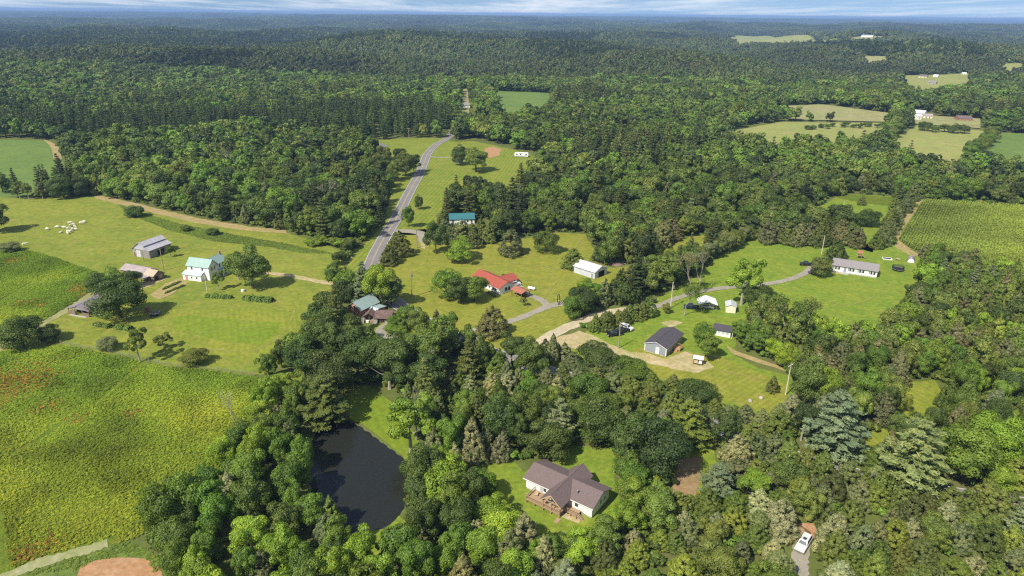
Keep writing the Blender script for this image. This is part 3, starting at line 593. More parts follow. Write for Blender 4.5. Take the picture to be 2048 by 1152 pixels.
# trees picked out one by one: kind, pixel of the foot, height m, crown radius m, colour, prototype, label
B, Cd, Pn = 'broadleaf', 'cedar', 'pine'
EXPLICIT = [
 (B,-4,464,17,7.5,'dark',0,'big dark tree cut by the frame beside the cattle pasture'),
 (B,506,577,19,8.2,'mid',1,'large full tree shading the farmhouse driveway'),
 (B,478,560,13,4.5,'olive',5,'olive tree pressed between the farmhouse and the largest driveway tree'),
 (B,242,636,15,8.6,'dark',2,'broad dark tree over the purple-roofed shed'),
 (B,198,588,9,5.0,'dark',3,'dark bushy tree behind the purple-roofed shed'),
 (B,226,580,9.5,5.2,'mid',0,'rounded tree between the two old barns'),
 (B,262,576,8,4.4,'dark',1,'smaller dark tree touching the weathered brown barn'),
 (B,280,724,13.5,4.3,'mid',6,'slender loose tree on the fence line of the farm lawn'),
 (B,216,700,4.6,3.4,'grey',3,'round grey-green bush on the farm lawn fence'),
 (B,328,698,6.0,3.4,'olive',6,'thin olive tree leaning beside the slender loose tree'),
 (B,392,728,5.0,4.2,'olive',3,'low spreading bush at the lower fence of the farm lawn'),
 (B,48,694,11,6.5,'dark',3,'dark round tree at the corner of the two meadows'),
 (B,104,682,6,3.6,'dark',3,'small dark bush right of the round corner tree'),
 (B,22,503,4.6,4.2,'grey',3,'pale green bush between cattle and upper meadow'),
 (B,270,434,6.2,5.2,'dark',3,'dark thorny bush alone in the upper pasture'),
 (B,438,580,9,3.0,'mid',6,'small tree in front of the farmhouse porch'),
 (B,342,514,6,2.4,'mid',6,'little tree beside the grey tin-roofed barn'),
 (B,372,462,3.2,2.6,'mid',3,'shrub in the weed strip nearest the cattle'),
 (B,425,470,3.6,3.2,'mid',3,'shrub farther along the weed strip'),
 (B,896,594,11.5,6.4,'green',3,'leftmost of the clustered round trees before the red-roofed house'),
 (B,922,604,11.5,6.0,'dark',0,'front of the clustered round trees before the red-roofed house'),
 (B,948,602,11,6.2,'green',1,'rightmost of the clustered round trees before the red-roofed house'),
 (Cd,800,511,11.5,5.0,'cedar',4,'taller of two cedars at the road bend'),
 (Cd,780,528,8.5,4.0,'cedar',4,'shorter of two cedars at the road bend'),
 (B,838,419,8.5,2.6,'mid',3,'small upright tree alone on the verge'),
 (B,818,455,13,3.6,'green',0,'slim leafy tree beside the road before the turn-off'),
 (B,920,521,11,7.2,'bright',0,'bright green round tree on the wide lawn'),
 (B,872,508,17,6.0,'dark',1,'tall dark tree beside the bright green round tree'),
 (Cd,925,490,12,5.0,'grey',4,'grey-green cedar hiding part of the teal roof'),
 (Cd,1022,509,12,5.4,'grey',4,'stout greyish cedar on the wide lawn'),
 (B,1090,505,11,5.6,'mid',2,'rounded tree right of the stout greyish cedar'),
 (Cd,986,669,10.5,4.8,'tan',4,'brownish cedar standing alone by the gravel driveway'),
 (B,952,343,18,10.0,'olive',1,'huge spreading oak by the small shed'),
 (B,920,330,15,6.0,'dark',3,'dark tree left of the huge oak'),
 (Pn,728,606,16.5,5.2,'blue',0,'blue-green pine behind the old brick house'),
 (B,762,616,18,6.2,'bright',5,'tall yellow-green tree behind the old brick house'),
 (B,783,612,12,5.0,'dark',0,'dark tree at the road bend beside the yellow-green tree'),
 (B,752,592,15,4.6,'bright',4,'bright tree top peering over the yellow-green tree'),
 (B,690,604,9,5.0,'deep',3,'nearly black tree left of the brick house'),
 (B,1641,553,9.4,4.6,'cedar',3,'round tree at the corner of the white ranch house'),
 (Cd,1671,521,9.8,4.8,'dark',1,'dark pointed tree behind the white ranch house'),
 (B,1733,453,9.5,6.2,'dark',3,'round dark tree standing alone behind the cedar row'),
 (Cd,1723,410,5.5,2.4,'cedar',0,'tiny tree alone in the far green field'),
 (B,1482,610,22,7.6,'bright',6,'tall airy tree with a pale forked trunk'),
 (B,1512,615,10,5.4,'dark',2,'dark tree behind the tall airy tree'),
 (B,1404,692,8.5,3.7,'green',3,'upper of two dense green trees beside the grey house'),
 (B,1414,717,9.8,4.1,'green',1,'lower of two dense green trees beside the grey house'),
 (B,1332,627,4.4,1.5,'olive',3,'tiny round tree beside the lane'),
 (Cd,1544,783,5.2,1.9,'cedar',0,'small lone conifer on the dry lawn'),
 (Pn,1662,905,17,8.0,'blue',1,'great blue-green pine with level boughs above the road'),
 (Pn,1812,985,19,8.4,'blue',1,'largest blue-green pine near the yellow clearing'),
 (B,1925,965,17,7.6,'green',0,'big fresh green tree right of the largest pine'),
 (B,1985,930,15,6.0,'bright',2,'pale leafed tree behind the big fresh green tree'),
 (Pn,652,848,14,7.0,'cedar',1,'dark layered conifer at the head of the pond'),
 (B,822,905,18.5,7.5,'bright',6,'large leafy tree with a bare white fork above the pond bank'),
 (B,570,800,9,3.6,'lime',5,'yellow-flowering tree above the pond'),
 (B,612,760,15,6.2,'dark',1,'dark tree at the corner of the farm lawn'),
 (B,662,800,16,7.0,'dark',2,'big dark round tree over the head of the pond'),
 (B,640,705,15,7.0,'dark',0,'big dark tree left of the brick house garden'),
 (B,700,690,11,5.0,'dark',3,'dark shady tree in front of the brick house'),
 (Cd,1048,1122,12,3.4,'silver',0,'silvery spruce-like cedar below the deck'),
 (Cd,1085,1152,10,2.8,'silver',2,'second silvery cedar below the deck'),
 (Cd,870,935,11,3.4,'grey',1,'grey conifer between pond and brown-roofed house'),
 (Cd,945,920,12,3.6,'silver',2,'pale spire cedar behind the brown-roofed house'),
 (B,1096,922,12,5.2,'dark',0,'dark tree left behind the brown roof'),
 (B,1262,925,15,6.4,'dark',1,'very full dark tree behind the brown roof'),
 (B,1318,945,15,6.4,'deep',2,'darkest round tree behind the brown roof'),
 (B,1195,890,14,6.0,'dark',3,'dark tree standing back between roof and road'),
 (Pn,1372,893,13,6.0,'olive',1,'broad olive conifer above the bare soil'),
 (Cd,1146,537,9,4.0,'olive',4,'olive cedar at the left end of the metal barn'),
 (B,1270,985,9,4.2,'green',4,'bright tree beside the house gable'),
 (B,1010,1105,10,4.8,'bright',3,'bright tree left of the deck'),
 (B,900,1010,13,6.4,'bright',4,'bright tree on the right shore of the pond'),
 (B,1310,1045,9,4.8,'mid',0,'tree crowding the right gable of the brown-roofed house'),
 (B,1047,612,4.2,1.9,'grey',6,'small pale tree beside the red carport'),
 (B,40,398,12,3.4,'olive',6,'left of three thin trees by the crop field'),
 (B,58,400,12,3.2,'olive',6,'middle of three thin trees by the crop field'),
 (B,86,398,11,3.6,'tan',6,'right of three thin trees by the crop field'),
 (B,128,396,14,7.0,'dark',3,'dark tree at the near corner of the woodland'),
 (B,165,392,13,6.0,'deep',3,'dark tree where the dry strip begins'),
 (B,6,385,12,5.0,'dark',3,'dark tree by the crop field at the frame edge'),
 (B,790,655,4.5,3.0,'green',3,'leafy bush in the driveway loop'),
 (B,783,664,3.0,2.4,'green',3,'low round bush at the tip of the driveway loop'),
 (B,800,668,3.2,2.6,'green',3,'low bush in front of the leafy loop bush'),
 (B,815,660,11,4.4,'green',4,'bright leafy tree beside the driveway loop'),
 (B,840,672,11,4.2,'mid',0,'leafy tree along the hidden road near the loop'),
 (Cd,875,690,12.5,3.4,'grey',0,'grey-green spire beside the hidden road'),
 (Cd,1105,722,9.5,2.8,'grey',2,'pale pointed cedar at the mouth of the gravel lane'),
]
for q_ in ((735,352,15,6),(760,362,17,6.5),(786,362,14,5.5),(812,353,17,7),(828,346,14,5.5),(800,338,16,6),(770,335,18,6.5),(745,318,15,6)):
    EXPLICIT.append((B, q_[0], q_[1], q_[2], q_[3], random.choice(['dark', 'mid', 'olive']), None, None))
for q_ in ((912,478,8,3.4),(928,482,7,3.2),(944,478,8.5,3.4),(2012,1052,9,3.4),(1984,1046,9,3.2),(1895,1024,7,3),(1492,908,8,3),(1508,918,8,3),(890,472,9,3.6),(962,474,10,3.8),(978,484,9,3.6),(886,456,9,3.4),(1190,792,10,3.4),(1225,802,10,3.4),(1262,813,9.5,3.4),(1300,824,10,3.4),(1345,840,10,3.4),(1962,1024,9,3.2),(1925,1022,6,2.6),(905,487,10,4.0),(946,493,9,4.0),(1760,1000,8,3),(1800,1012,8,3),(1845,1040,7,3),(1545,922,8,3),(1572,940,9,3.2),(1605,952,8.5,3),(1640,965,9,3.2),(1690,985,9,3.2),(1335,838,9,3.2),(1375,852,9,3.2),(1405,872,8,3)):
    EXPLICIT.append((Cd, q_[0], q_[1], q_[2], q_[3], random.choice(['olive', 'grey', 'cedar']), None, None))
for q_ in ((1012,1106,9,4.2),(1060,1128,8.5,3.8),(1108,1130,8,3.8),(1160,1126,8,3.8),(1203,1104,8.5,3.8),(1250,1062,9,4.0),(1262,1015,9,4.0),(1482,688,9,3.8),(1512,704,9,4),(1545,722,9,3.8),(1572,736,8.5,3.6),(985,1062,9.5,4.2),(965,1000,9,3.8),(1255,965,8,3.4)):
    EXPLICIT.append((B, q_[0], q_[1], q_[2], q_[3], random.choice(['green', 'mid', 'bright']), None, None))
ORD = ['first', 'second', 'third', 'fourth', 'fifth', 'sixth', 'seventh', 'eighth', 'ninth', 'tenth', 'eleventh', 'twelfth', 'thirteenth', 'fourteenth', 'fifteenth', 'sixteenth']
def add_row(kind, a, b, n, h, R, tints, what):
    for i in range(n):
        t = (i+0.5)/n; s = random.uniform(0.84, 1.14); tn = tints[i % len(tints)]
        EXPLICIT.append((kind, a[0]+(b[0]-a[0])*t+random.uniform(-4, 4), a[1]+(b[1]-a[1])*t+random.uniform(-2.5, 2.5), h*s, R*s*random.uniform(0.92, 1.1), tn, None,
                         f"{WORD[tn]} {'tree' if kind == B else kind}, {ORD[i]} along {what}"))
add_row(Cd, (1196,522), (1300,508), 7, 13, 4.6, ['deep', 'dark', 'cedar'], 'the dark clump behind the metal barn')
add_row(Cd, (1310,498), (1345,478), 3, 12, 4.6, ['tan', 'grey'], 'the brownish clump beside the dark clump')
add_row(B, (1138,640), (1195,602), 4, 10, 4.4, ['green', 'dark', 'mid'], 'the hedgerow beside the gravel lane')
add_row(Cd, (1205,612), (1290,574), 7, 10.5, 3.2, ['grey', 'cedar', 'dark'], 'the cedar hedgerow beside the gravel lane')
add_row(B, (1150,600), (1180,580), 3, 6.5, 3.4, ['green', 'bright'], 'the leafy clump below the metal barn')
add_row(Cd, (1235,580), (1290,556), 4, 9.5, 3.3, ['cedar', 'grey'], 'the second line of cedars behind the hedgerow')
add_row(B, (1300,566), (1350,545), 3, 11.5, 4.8, ['mid', 'olive'], 'the bend of the hedgerow before the bare trees')
add_row(B, (1390,535), (1500,476), 10, 8.5, 3.8, ['olive', 'cedar', 'grey'], 'the diagonal fencerow up to the ranch lawn')
add_row(Cd, (1528,482), (1650,492), 6, 11, 4.6, ['tan', 'grey', 'olive'], 'the row behind the ranch lawn')
add_row(Cd, (1662,480), (1715,498), 4, 11, 4.2, ['cedar', 'tan'], 'the row behind the ranch house')
add_row(Cd, (1752,500), (1828,392), 15, 10.0, 3.9, ['olive', 'grey', 'cedar'], 'the fencerow beside the cornfield')
add_row(Cd, (1186,664), (1305,628), 9, 6.6, 2.7, ['olive', 'cedar', 'mid'], 'the short row behind the parked cars')
add_row(B, (655,566), (700,498), 9, 5.5, 2.6, ['dark', 'mid'], 'the dark hedgerow beside the road')
add_row(B, (612,492), (716,492), 7, 3.6, 3.0, ['bright', 'yellow'], 'the shrub belt at the end of the woods')
add_row(B, (1605,257), (1770,254), 12, 5, 3.6, ['dark', 'mid'], 'the far row of bushes between two fields')
add_row(B, (1838,262), (1935,266), 5, 9, 5.5, ['dark', 'mid', 'olive'], 'the far orchard row by the metal barn')
add_row(B, (1800,268), (1735,312), 8, 14, 6.5, ['dark', 'mid', 'olive'], 'the far hedgerow left of the light field')
add_row(B, (1990,276), (1935,320), 7, 14, 6.5, ['mid', 'olive', 'green'], 'the far hedgerow right of the light field')
# ------------------------------------------------------------------ woodland placement
BUILT = []      # (x, y, radius) kept free of woodland, filled before this point
def footprint(px, py, r): x, y, _ = at(px, py); BUILT.append((x, y, r))
for q in [(1135,1000,13),(1330,690,11),(1710,540,14),(985,575,13),(400,550,13),(728,622,12),(752,636,9),(300,500,10),(288,548,11),(170,618,10),(1178,545,11),(1415,615,6),(1464,622,5),(1446,668,5),(1395,725,4),(925,448,9),(1044,312,9),(915,322,6),(757,292,16),(1605,1092,5),(1795,540,5),(1822,520,5),(1650,446,8),(1835,230,22),(1852,240,20),(1925,245,20),(1845,158,25),(1862,167,25),(1870,155,20),(655,204,20),(932,213,12),(1229,671,5),(1243,665,5),(1253,659,5)]:
    footprint(*q)
def is_free(x, y, rad, share=0.4):
    """True where a tree of crown radius rad may stand"""
    x = np.asarray(x, float); y = np.asarray(y, float); ok = np.ones(x.shape, bool)
    for P in OPEN:
        (x0, y0), (x1, y1) = P.min(0)-8, P.max(0)+8
        near = ok & (x > x0) & (x < x1) & (y > y0) & (y < y1)
        if not near.any(): continue
        xi, yi, ri = x[near], y[near], (rad[near] if hasattr(rad, '__len__') else rad)*share
        hit = inside(P, xi, yi)
        for k in range(6): hit |= inside(P, xi+ri*math.cos(k*1.0472), yi+ri*math.sin(k*1.0472))
        ok[np.where(near)[0][hit]] = False
    for ln, w in LINES: ok &= seg_dist(ln, x, y) > w+1.0
    for bx, by, br in BUILT: ok &= np.hypot(x-bx, y-by) > br
    return ok
def z_poly(px): return flat(px)
ZONES = [   # polygon on the ground (pixels), shares of broadleaf / cedar / pine, colours, height factor
 (z_poly([(170,735),(600,735),(640,850),(620,960),(660,1070),(800,1070),(850,960),(930,960),(1000,1080),(1040,1160),(1040,1700),(-300,1700),(170,1160)]), (0.80, 0.20, 0.0), {'broadleaf': ['green', 'bright', 'green', 'mid', 'bright', 'dark', 'lime'], 'cedar': ['silver', 'olive', 'grey', 'tan'], 'pine': ['cedar']}, 0.95),
 (z_poly([(520,560),(720,560),(735,690),(900,720),(900,800),(620,860),(500,760)]), (0.85, 0.10, 0.05), {'broadleaf': ['dark', 'mid', 'dark', 'green'], 'cedar': ['cedar', 'grey'], 'pine': ['cedar']}, 1.1),
 (z_poly([(720,600),(1100,660),(1600,780),(1650,880),(1450,940),(1000,940),(820,960),(700,850)]), (0.36, 0.58, 0.06), {'broadleaf': ['dark', 'mid', 'green', 'deep', 'mid'], 'cedar': ['cedar', 'grey', 'olive', 'silver', 'mid', 'cedar'], 'pine': ['blue', 'cedar']}, 0.95),
 (z_poly([(1230,930),(1500,900),(2500,1020),(2700,1800),(1000,1800),(1030,1130),(1200,1120)]), (0.12, 0.86, 0.02), {'broadleaf': ['green', 'mid', 'bright', 'olive'], 'cedar': ['olive', 'grey', 'silver', 'mid', 'olive', 'cedar', 'yellow', 'grey'], 'pine': ['blue']}, 0.72),
 (z_poly([(1480,600),(1850,480),(2500,520),(2600,1040),(1650,935),(1500,880)]), (0.50, 0.45, 0.05), {'broadleaf': ['mid', 'olive', 'dark', 'green', 'bright', 'mid'], 'cedar': ['olive', 'grey', 'cedar', 'mid', 'tan', 'yellow'], 'pine': ['blue', 'cedar']}, 0.9),
 (z_poly([(-600,236),(0,240),(180,250),(360,236),(560,235),(760,222),(910,225),(905,268),(730,285),(500,265),(300,290),(0,272),(-600,270)]), (0.06, 0.0, 0.94), {'broadleaf': ['dark'], 'cedar': ['cedar'], 'pine': ['deep', 'dark']}, 1.15),
 (z_poly([(-900,98),(300,100),(640,96),(1150,92),(1250,62),(300,58),(-900,60)]), (0.12, 0.0, 0.88), {'broadleaf': ['dark', 'mid'], 'cedar': ['dark'], 'pine': ['deep', 'dark', 'dark']}, 0.7),
 (z_poly([(1530,170),(1870,186),(1880,200),(1560,190)]), (0.1, 0.0, 0.9), {'broadleaf': ['mid'], 'cedar': ['mid'], 'pine': ['mid', 'olive']}, 0.6),
 (z_poly([(1050,690),(1110,700),(1310,755),(1420,790),(1570,830),(1610,905),(1430,850),(1200,772),(1080,735),(960,695)]), (0.25, 0.75, 0.0), {'broadleaf': ['mid', 'green', 'dark'], 'cedar': ['cedar', 'olive', 'grey', 'mid'], 'pine': ['cedar']}, 0.60),
]
DEFAULT = ((0.90, 0.06, 0.04), {'broadleaf': ['mid', 'dark', 'mid', 'green', 'dark', 'olive', 'dark', 'mid', 'green', 'deep', 'mid', 'green', 'olive'], 'cedar': ['cedar', 'olive', 'grey'], 'pine': ['deep', 'cedar']}, 1.12)
KINDS3 = ('broadleaf', 'cedar', 'pine')
def zone_of(x, y):
    z = np.full(len(x), -1)
    for i in range(len(ZONES)-1, -1, -1): z[inside(ZONES[i][0], x, y)] = i
    z[inside(ZONES[8][0], x, y)] = 8
    return z
def dress(x, y, r):
    """kind, colour name, height, radius for each spot"""
    z = zone_of(x, y); n = len(x); kind = np.zeros(n, int); tint = np.empty(n, object); h = np.zeros(n); R = np.zeros(n)
    stand = np.array([noise.noise((a*0.0065, b*0.0065, 77.0)) for a, b in zip(x, y)])
    hp = np.array([noise.noise((a*0.016, b*0.016, 14.0))+0.6*noise.noise((a*0.05, b*0.05, 24.0)) for a, b in zip(x, y)])
    patch = np.array([noise.noise((a*0.012, b*0.012, 4.0)) for a, b in zip(x, y)])
    for i in range(n):
        sh, pal, hf = DEFAULT if z[i] < 0 else ZONES[z[i]][1:]
        if z[i] < 0 and y[i] > 380 and stand[i] > 0.36: sh = (0.15, 0.1, 0.75)
        k = int(np.searchsorted(np.cumsum(sh), r.random())); k = min(k, 2); kind[i] = k; p = pal[KINDS3[k]]; tint[i] = p[int((r.random()*0.75+0.25*(patch[i]+0.5))*len(p)) % len(p)]
        s = r.uniform(0.72, 1.25) if y[i] < 330 else r.uniform(0.6, 1.4)
        hf = hf*(1+0.28*hp[i])
        if k == 0: R[i] = 4.0*s*(0.92 if z[i] in (0, 2, 3, 4) else 1.5); h[i] = 12.5*(s**0.6)*hf*r.uniform(0.88, 1.12)
        elif k == 1: R[i] = 2.9*s; h[i] = 9.5*(s**0.7)*hf*r.uniform(0.85, 1.15)
        else: R[i] = (4.0 if z[i] not in (5, 6, 7) else 3.4)*s; h[i] = 15*(s**0.4)*hf*r.uniform(0.92, 1.08)
    return kind, tint, h, R

TREES = []          # dicts
occupied = {}
def cell(x, y): return (int(x//6), int(y//6))
def try_place(x, y, R, f=0.62):
    cx, cy = cell(x, y)
    for i in range(-2, 3):
        for j in range(-2, 3):
            for (ox, oy, oR) in occupied.get((cx+i, cy+j), ()):
                if (x-ox)**2+(y-oy)**2 < (f*(R+oR))**2: return False
    occupied.setdefault((cx, cy), []).append((x, y, R)); return True
for kind, px, py, h, R, tn, pr, lab in EXPLICIT:
    x, y, z = at(px, py); try_place(x, y, R, 0.0)
    TREES.append(dict(kind=kind, x=x, y=y, z=z, h=h, R=R, tint=tn, proto=pr, label=lab, fixed=True))
r4 = np.random.default_rng(11)
# near woods: dart throwing with the crown size of each tree
NC = 26000
yy = r4.uniform(78, 470, NC); xx = r4.uniform(-1, 1, NC)*(0.80*yy+40)
kind, tint, hh, RR = dress(xx, yy, r4)
ok = is_free(xx, yy, RR)
order = np.arange(NC)
for i in order:
    if ok[i] and try_place(xx[i], yy[i], RR[i], (0.60 if yy[i] < 330 else 0.70) if kind[i] != 1 else 0.66):
        TREES.append(dict(kind=KINDS3[kind[i]], x=xx[i], y=yy[i], z=0.0, h=hh[i], R=RR[i], tint=tint[i], proto=None, label=None, fixed=False))
# middle distance: jittered grid
def jitter_grid(y0, y1, s, spread=0.80, margin=60):
    Y, X = np.meshgrid(np.arange(y0, y1, s), np.arange(-spread*y1-margin, spread*y1+margin, s), indexing='ij')
    x = X.ravel()+r4.uniform(-0.48, 0.48, X.size)*s; y = Y.ravel()+r4.uniform(-0.48, 0.48, X.size)*s
    k = (np.abs(x) < spread*y+margin) & (y >= y0) & (y < y1); return x[k], y[k]
xm, ym = jitter_grid(470, 1150, 8.6)
km, tm, hm, Rm = dress(xm, ym, r4); okm = is_free(xm, ym, Rm, 0.7)
for i in np.where(okm)[0]:
    TREES.append(dict(kind=KINDS3[km[i]], x=xm[i], y=ym[i], z=float(terrain(xm[i], ym[i])), h=hm[i]*1.05, R=Rm[i]*1.05, tint=tm[i], proto=None, label=None, fixed=False))

# the trees that show largest become things of their own
def seen(t, m=0):
    px, py, k = proj((t['x'], t['y'], t['z']+t['h']*0.6)); return -m < px < 2048+m and -m < py < 1152+m
cand = {k: [] for k in KINDS3}
for t in TREES:
    t['px'], t['py'], t['d'] = proj((t['x'], t['y'], t['z']+t['h']*0.6)); t['one'] = False
    w = t['R']*F/t['d']
    if -0.4*w < t['px'] < 2048+0.4*w and -w*0.5 < t['py'] < 1152+w*0.5: cand[t['kind']].append(t)
CAP = {'broadleaf': 298, 'cedar': 298, 'pine': 150}
for k in KINDS3:
    fixed = [t for t in cand[k] if t['fixed']]; rest = sorted((t for t in cand[k] if not t['fixed']), key=lambda t: t['d'])
    near_rest = [t for t in rest if t['d'] < (420 if k != 'pine' else 420)]
    for t in fixed+near_rest[:max(0, CAP[k]-len(fixed))]: t['one'] = True

# what to call each of them
LANDMARKS = [('brown-roofed house', 1135, 985), ('dark pond', 725, 960), ('white pickup lane', 1605, 1095), ('yellow thicket clearing', 1900, 1030), ('largest blue pine', 1812, 910), ('great blue pine', 1662, 840), ('new grey house', 1330, 690),
 ('white long shed', 1447, 665), ('cream shed', 1464, 618), ('white ranch house', 1710, 535), ('trampoline', 1795, 538), ('red-roofed house', 985, 570), ('metal barn in the hedgerow', 1178, 542), ('old brick house', 730, 620), ('white farmhouse', 405, 540), ('purple-roofed shed', 170, 612),
 ('clay patch by the track', 245, 1135), ('yellow-flowering tree', 570, 770), ('fork-trunked tree', 825, 830), ('lone conifer', 1545, 770), ('teal roof', 925, 438), ('gravel lane mouth', 1105, 680), ('road gap in the trees', 1520, 890), ('small grass clearing', 1848, 800), ('cornfield corner', 1850, 510), ('meadow edge', 470, 860), ('bend of the road', 750, 530), ('camper', 1043, 311), ('bare soil path', 1370, 950), ('cattle herd', 145, 455), ('roadside turn-off', 815, 463)]
KW = {'broadleaf': 'leafy tree', 'cedar': 'cedar', 'pine': 'pine'}
pool = {}
for t in TREES:
    if t['one'] and not t['label']:
        n_, lx, ly = min(LANDMARKS, key=lambda q: (q[1]-t['px'])**2+(q[2]-t['py'])**2); dx, dy = t['px']-lx, t['py']-ly
        rel = ('right of' if dx > 0 else 'left of') if abs(dx) > abs(dy)*1.1 else ('in front of' if dy > 0 else 'behind')
        size = 'tall' if t['h'] > (14 if t['kind'] != 'cedar' else 10.5) else 'small' if t['h'] < (9.5 if t['kind'] != 'cedar' else 6.5) else ''
        phrase = f"{size} {WORD[t['tint']]} {KW[t['kind']]} {rel} the {n_}".strip(); pool.setdefault(phrase, []).append((math.hypot(dx, dy), t))
def ordinal(i):
    return ORD[i] if i < len(ORD) else f"{i+1}th"
for phrase, ts in pool.items():
    ts.sort(key=lambda q: q[0])
    for i, (_, t) in enumerate(ts):
        t['label'] = phrase if len(ts) == 1 else f"{phrase}, {'nearest' if i == 0 else ordinal(i)+' nearest'} to it"

GROUP = {'broadleaf': 'broadleaf trees of the near woods', 'cedar': 'cedars of the near woods', 'pine': 'pines of the near woods'}
def tint_of(name, r):
    b = r4.normal(1.0, 0.13); c = np.array(TINT[name])*b; c[0] *= r4.normal(1, 0.05); c[2] *= r4.normal(1, 0.1); return np.clip(c, 0.01, 0.6)
for t in TREES:
    pr = PROTO[t['kind']]; i = t['proto'] if t['proto'] is not None else int(r4.integers(0, len(pr)) if t['kind'] != 'broadleaf' else r4.choice([0, 1, 2, 3, 4, 5, 7, 8]))
    t['i'] = i; t['rz'] = r4.uniform(0, 6.283); R0, H0 = pr[i][2:]; e = r4.uniform(0.9, 1.1)
    t['scl'] = (t['R']/R0*e, t['R']/R0/e, t['h']/H0); t['col'] = tint_of(t['tint'], r4)*(1+0.32*(noise.noise((t['x']*0.007, t['y']*0.007, 31.0))+0.5*noise.noise((t['x']*0.03, t['y']*0.03, 37.0))) if t['d'] > 300 else 1.0)
    if t['one']:
        o = bpy.data.objects.new(f"{t['kind']}_tree", None); o.empty_display_size = 0.3; COL.objects.link(o); o.location = (t['x'], t['y'], t['z']); o.rotation_euler = (0, 0, t['rz']); o.scale = t['scl']
        tag(o, t['label'], 'tree', GROUP[t['kind']])
        c = bpy.data.objects.new('crown', pr[i][0]); link(c, o); c['tint'] = [float(q) for q in t['col']]
        k = bpy.data.objects.new('trunk', pr[i][1]); link(k, o)

# the rest of the woods: the same trees, coarser with distance, one object per kind
LOD = {}
for kind in KINDS3:
    ms = []
    for lod, (n, leaf) in enumerate(((5200, 0.40), (1300, 0.75), (420, 1.35))):
        for v in range(4):
            if kind == 'broadleaf': a = crown_broadleaf(500+10*lod+v, 4.0, 11.0, n, leaf, [34, 24, 16][lod], lob=(0.28, 0.46)); mb = trunk_mb(v, 11.0, 0.26, limbs=2) if lod < 2 else None
            elif kind == 'cedar': a = crown_cedar(600+10*lod+v, 2.6, 9.0, n, leaf*0.95, [120, 70, 40][lod], (0.75, 0.6, 0.9, 0.55)[v]); mb = None
            else: a = crown_pine(700+10*lod+v, 4.4, 15.0, n, leaf*1.25, [1.1, 1.5, 2.2][lod], 0.15, (0.62, 0.5, 0.75, 0.6)[v]); mb = trunk_mb(v, 15.0, 0.24, 0.9, 2) if lod < 2 else None
            ms.append(joined(f"{kind}_mass", a, mb, 'bark'))
    LOD[kind] = hidden_collection(f"{kind}_mass", ms)
MASS_LABEL = {'broadleaf': 'mass of rounded leafy trees filling the woods', 'cedar': 'mass of smaller cedars filling the woods', 'pine': 'dark stands of pine in the woods'}
for kind in KINDS3:
    ts = [t for t in TREES if t['kind'] == kind and not t['one']]
    if not ts: continue
    d = np.array([t['d'] for t in ts]); lod = np.where(d < 430, 0, np.where(d < 800, 1, 2))
    scatter(f"{kind}_woodland", np.array([(t['x'], t['y'], t['z']) for t in ts]), np.array([t['rz'] for t in ts]), np.array([t['scl'] for t in ts]), lod*4+r4.integers(0, 4, len(ts)), np.array([t['col'] for t in ts]), LOD[kind], MASS_LABEL[kind], 'woodland')

# far woods to the horizon, crowns then clumps of crowns
far_meshes = [joined('far_crown', crown_broadleaf(800+v, 6.0, 13.5, 260, 2.0, 16, lob=(0.3, 0.5)), None, 'bark') for v in range(4)]
far_meshes += [joined('far_pine', crown_pine(820+v, 4.6, 15.0, 130, 3.2, 2.6, 0.2), None, 'bark') for v in range(2)]
def clump(seed, R, H, n, leaf):
    r = np.random.default_rng(seed); V, Qs, vv = [], [], []; o = 0
    for i in range(9):
        a = crown_broadleaf(seed*20+i, 6.0*r.uniform(.8, 1.2), H*r.uniform(0.85, 1.12), n, leaf, 9, lob=(0.35, 0.55)); ang = i*2.4; rad = R*math.sqrt(i/9)
        V.append(a[0]+np.array([rad*math.cos(ang), rad*math.sin(ang), 0])); Qs.append(a[1]+o); o += len(a[0]); vv.append(np.clip(a[2]+r.normal()*0.25, 0, 1))
    return np.vstack(V), np.vstack(Qs), np.concatenate(vv)
far_meshes += [joined('far_clump', clump(30+v, 15, 14, 45, 4.2), None, 'bark') for v in range(4)]
far_coll = hidden_collection('far_woods', far_meshes)
fp, frz, fs, fi, ft = [], [], [], [], []
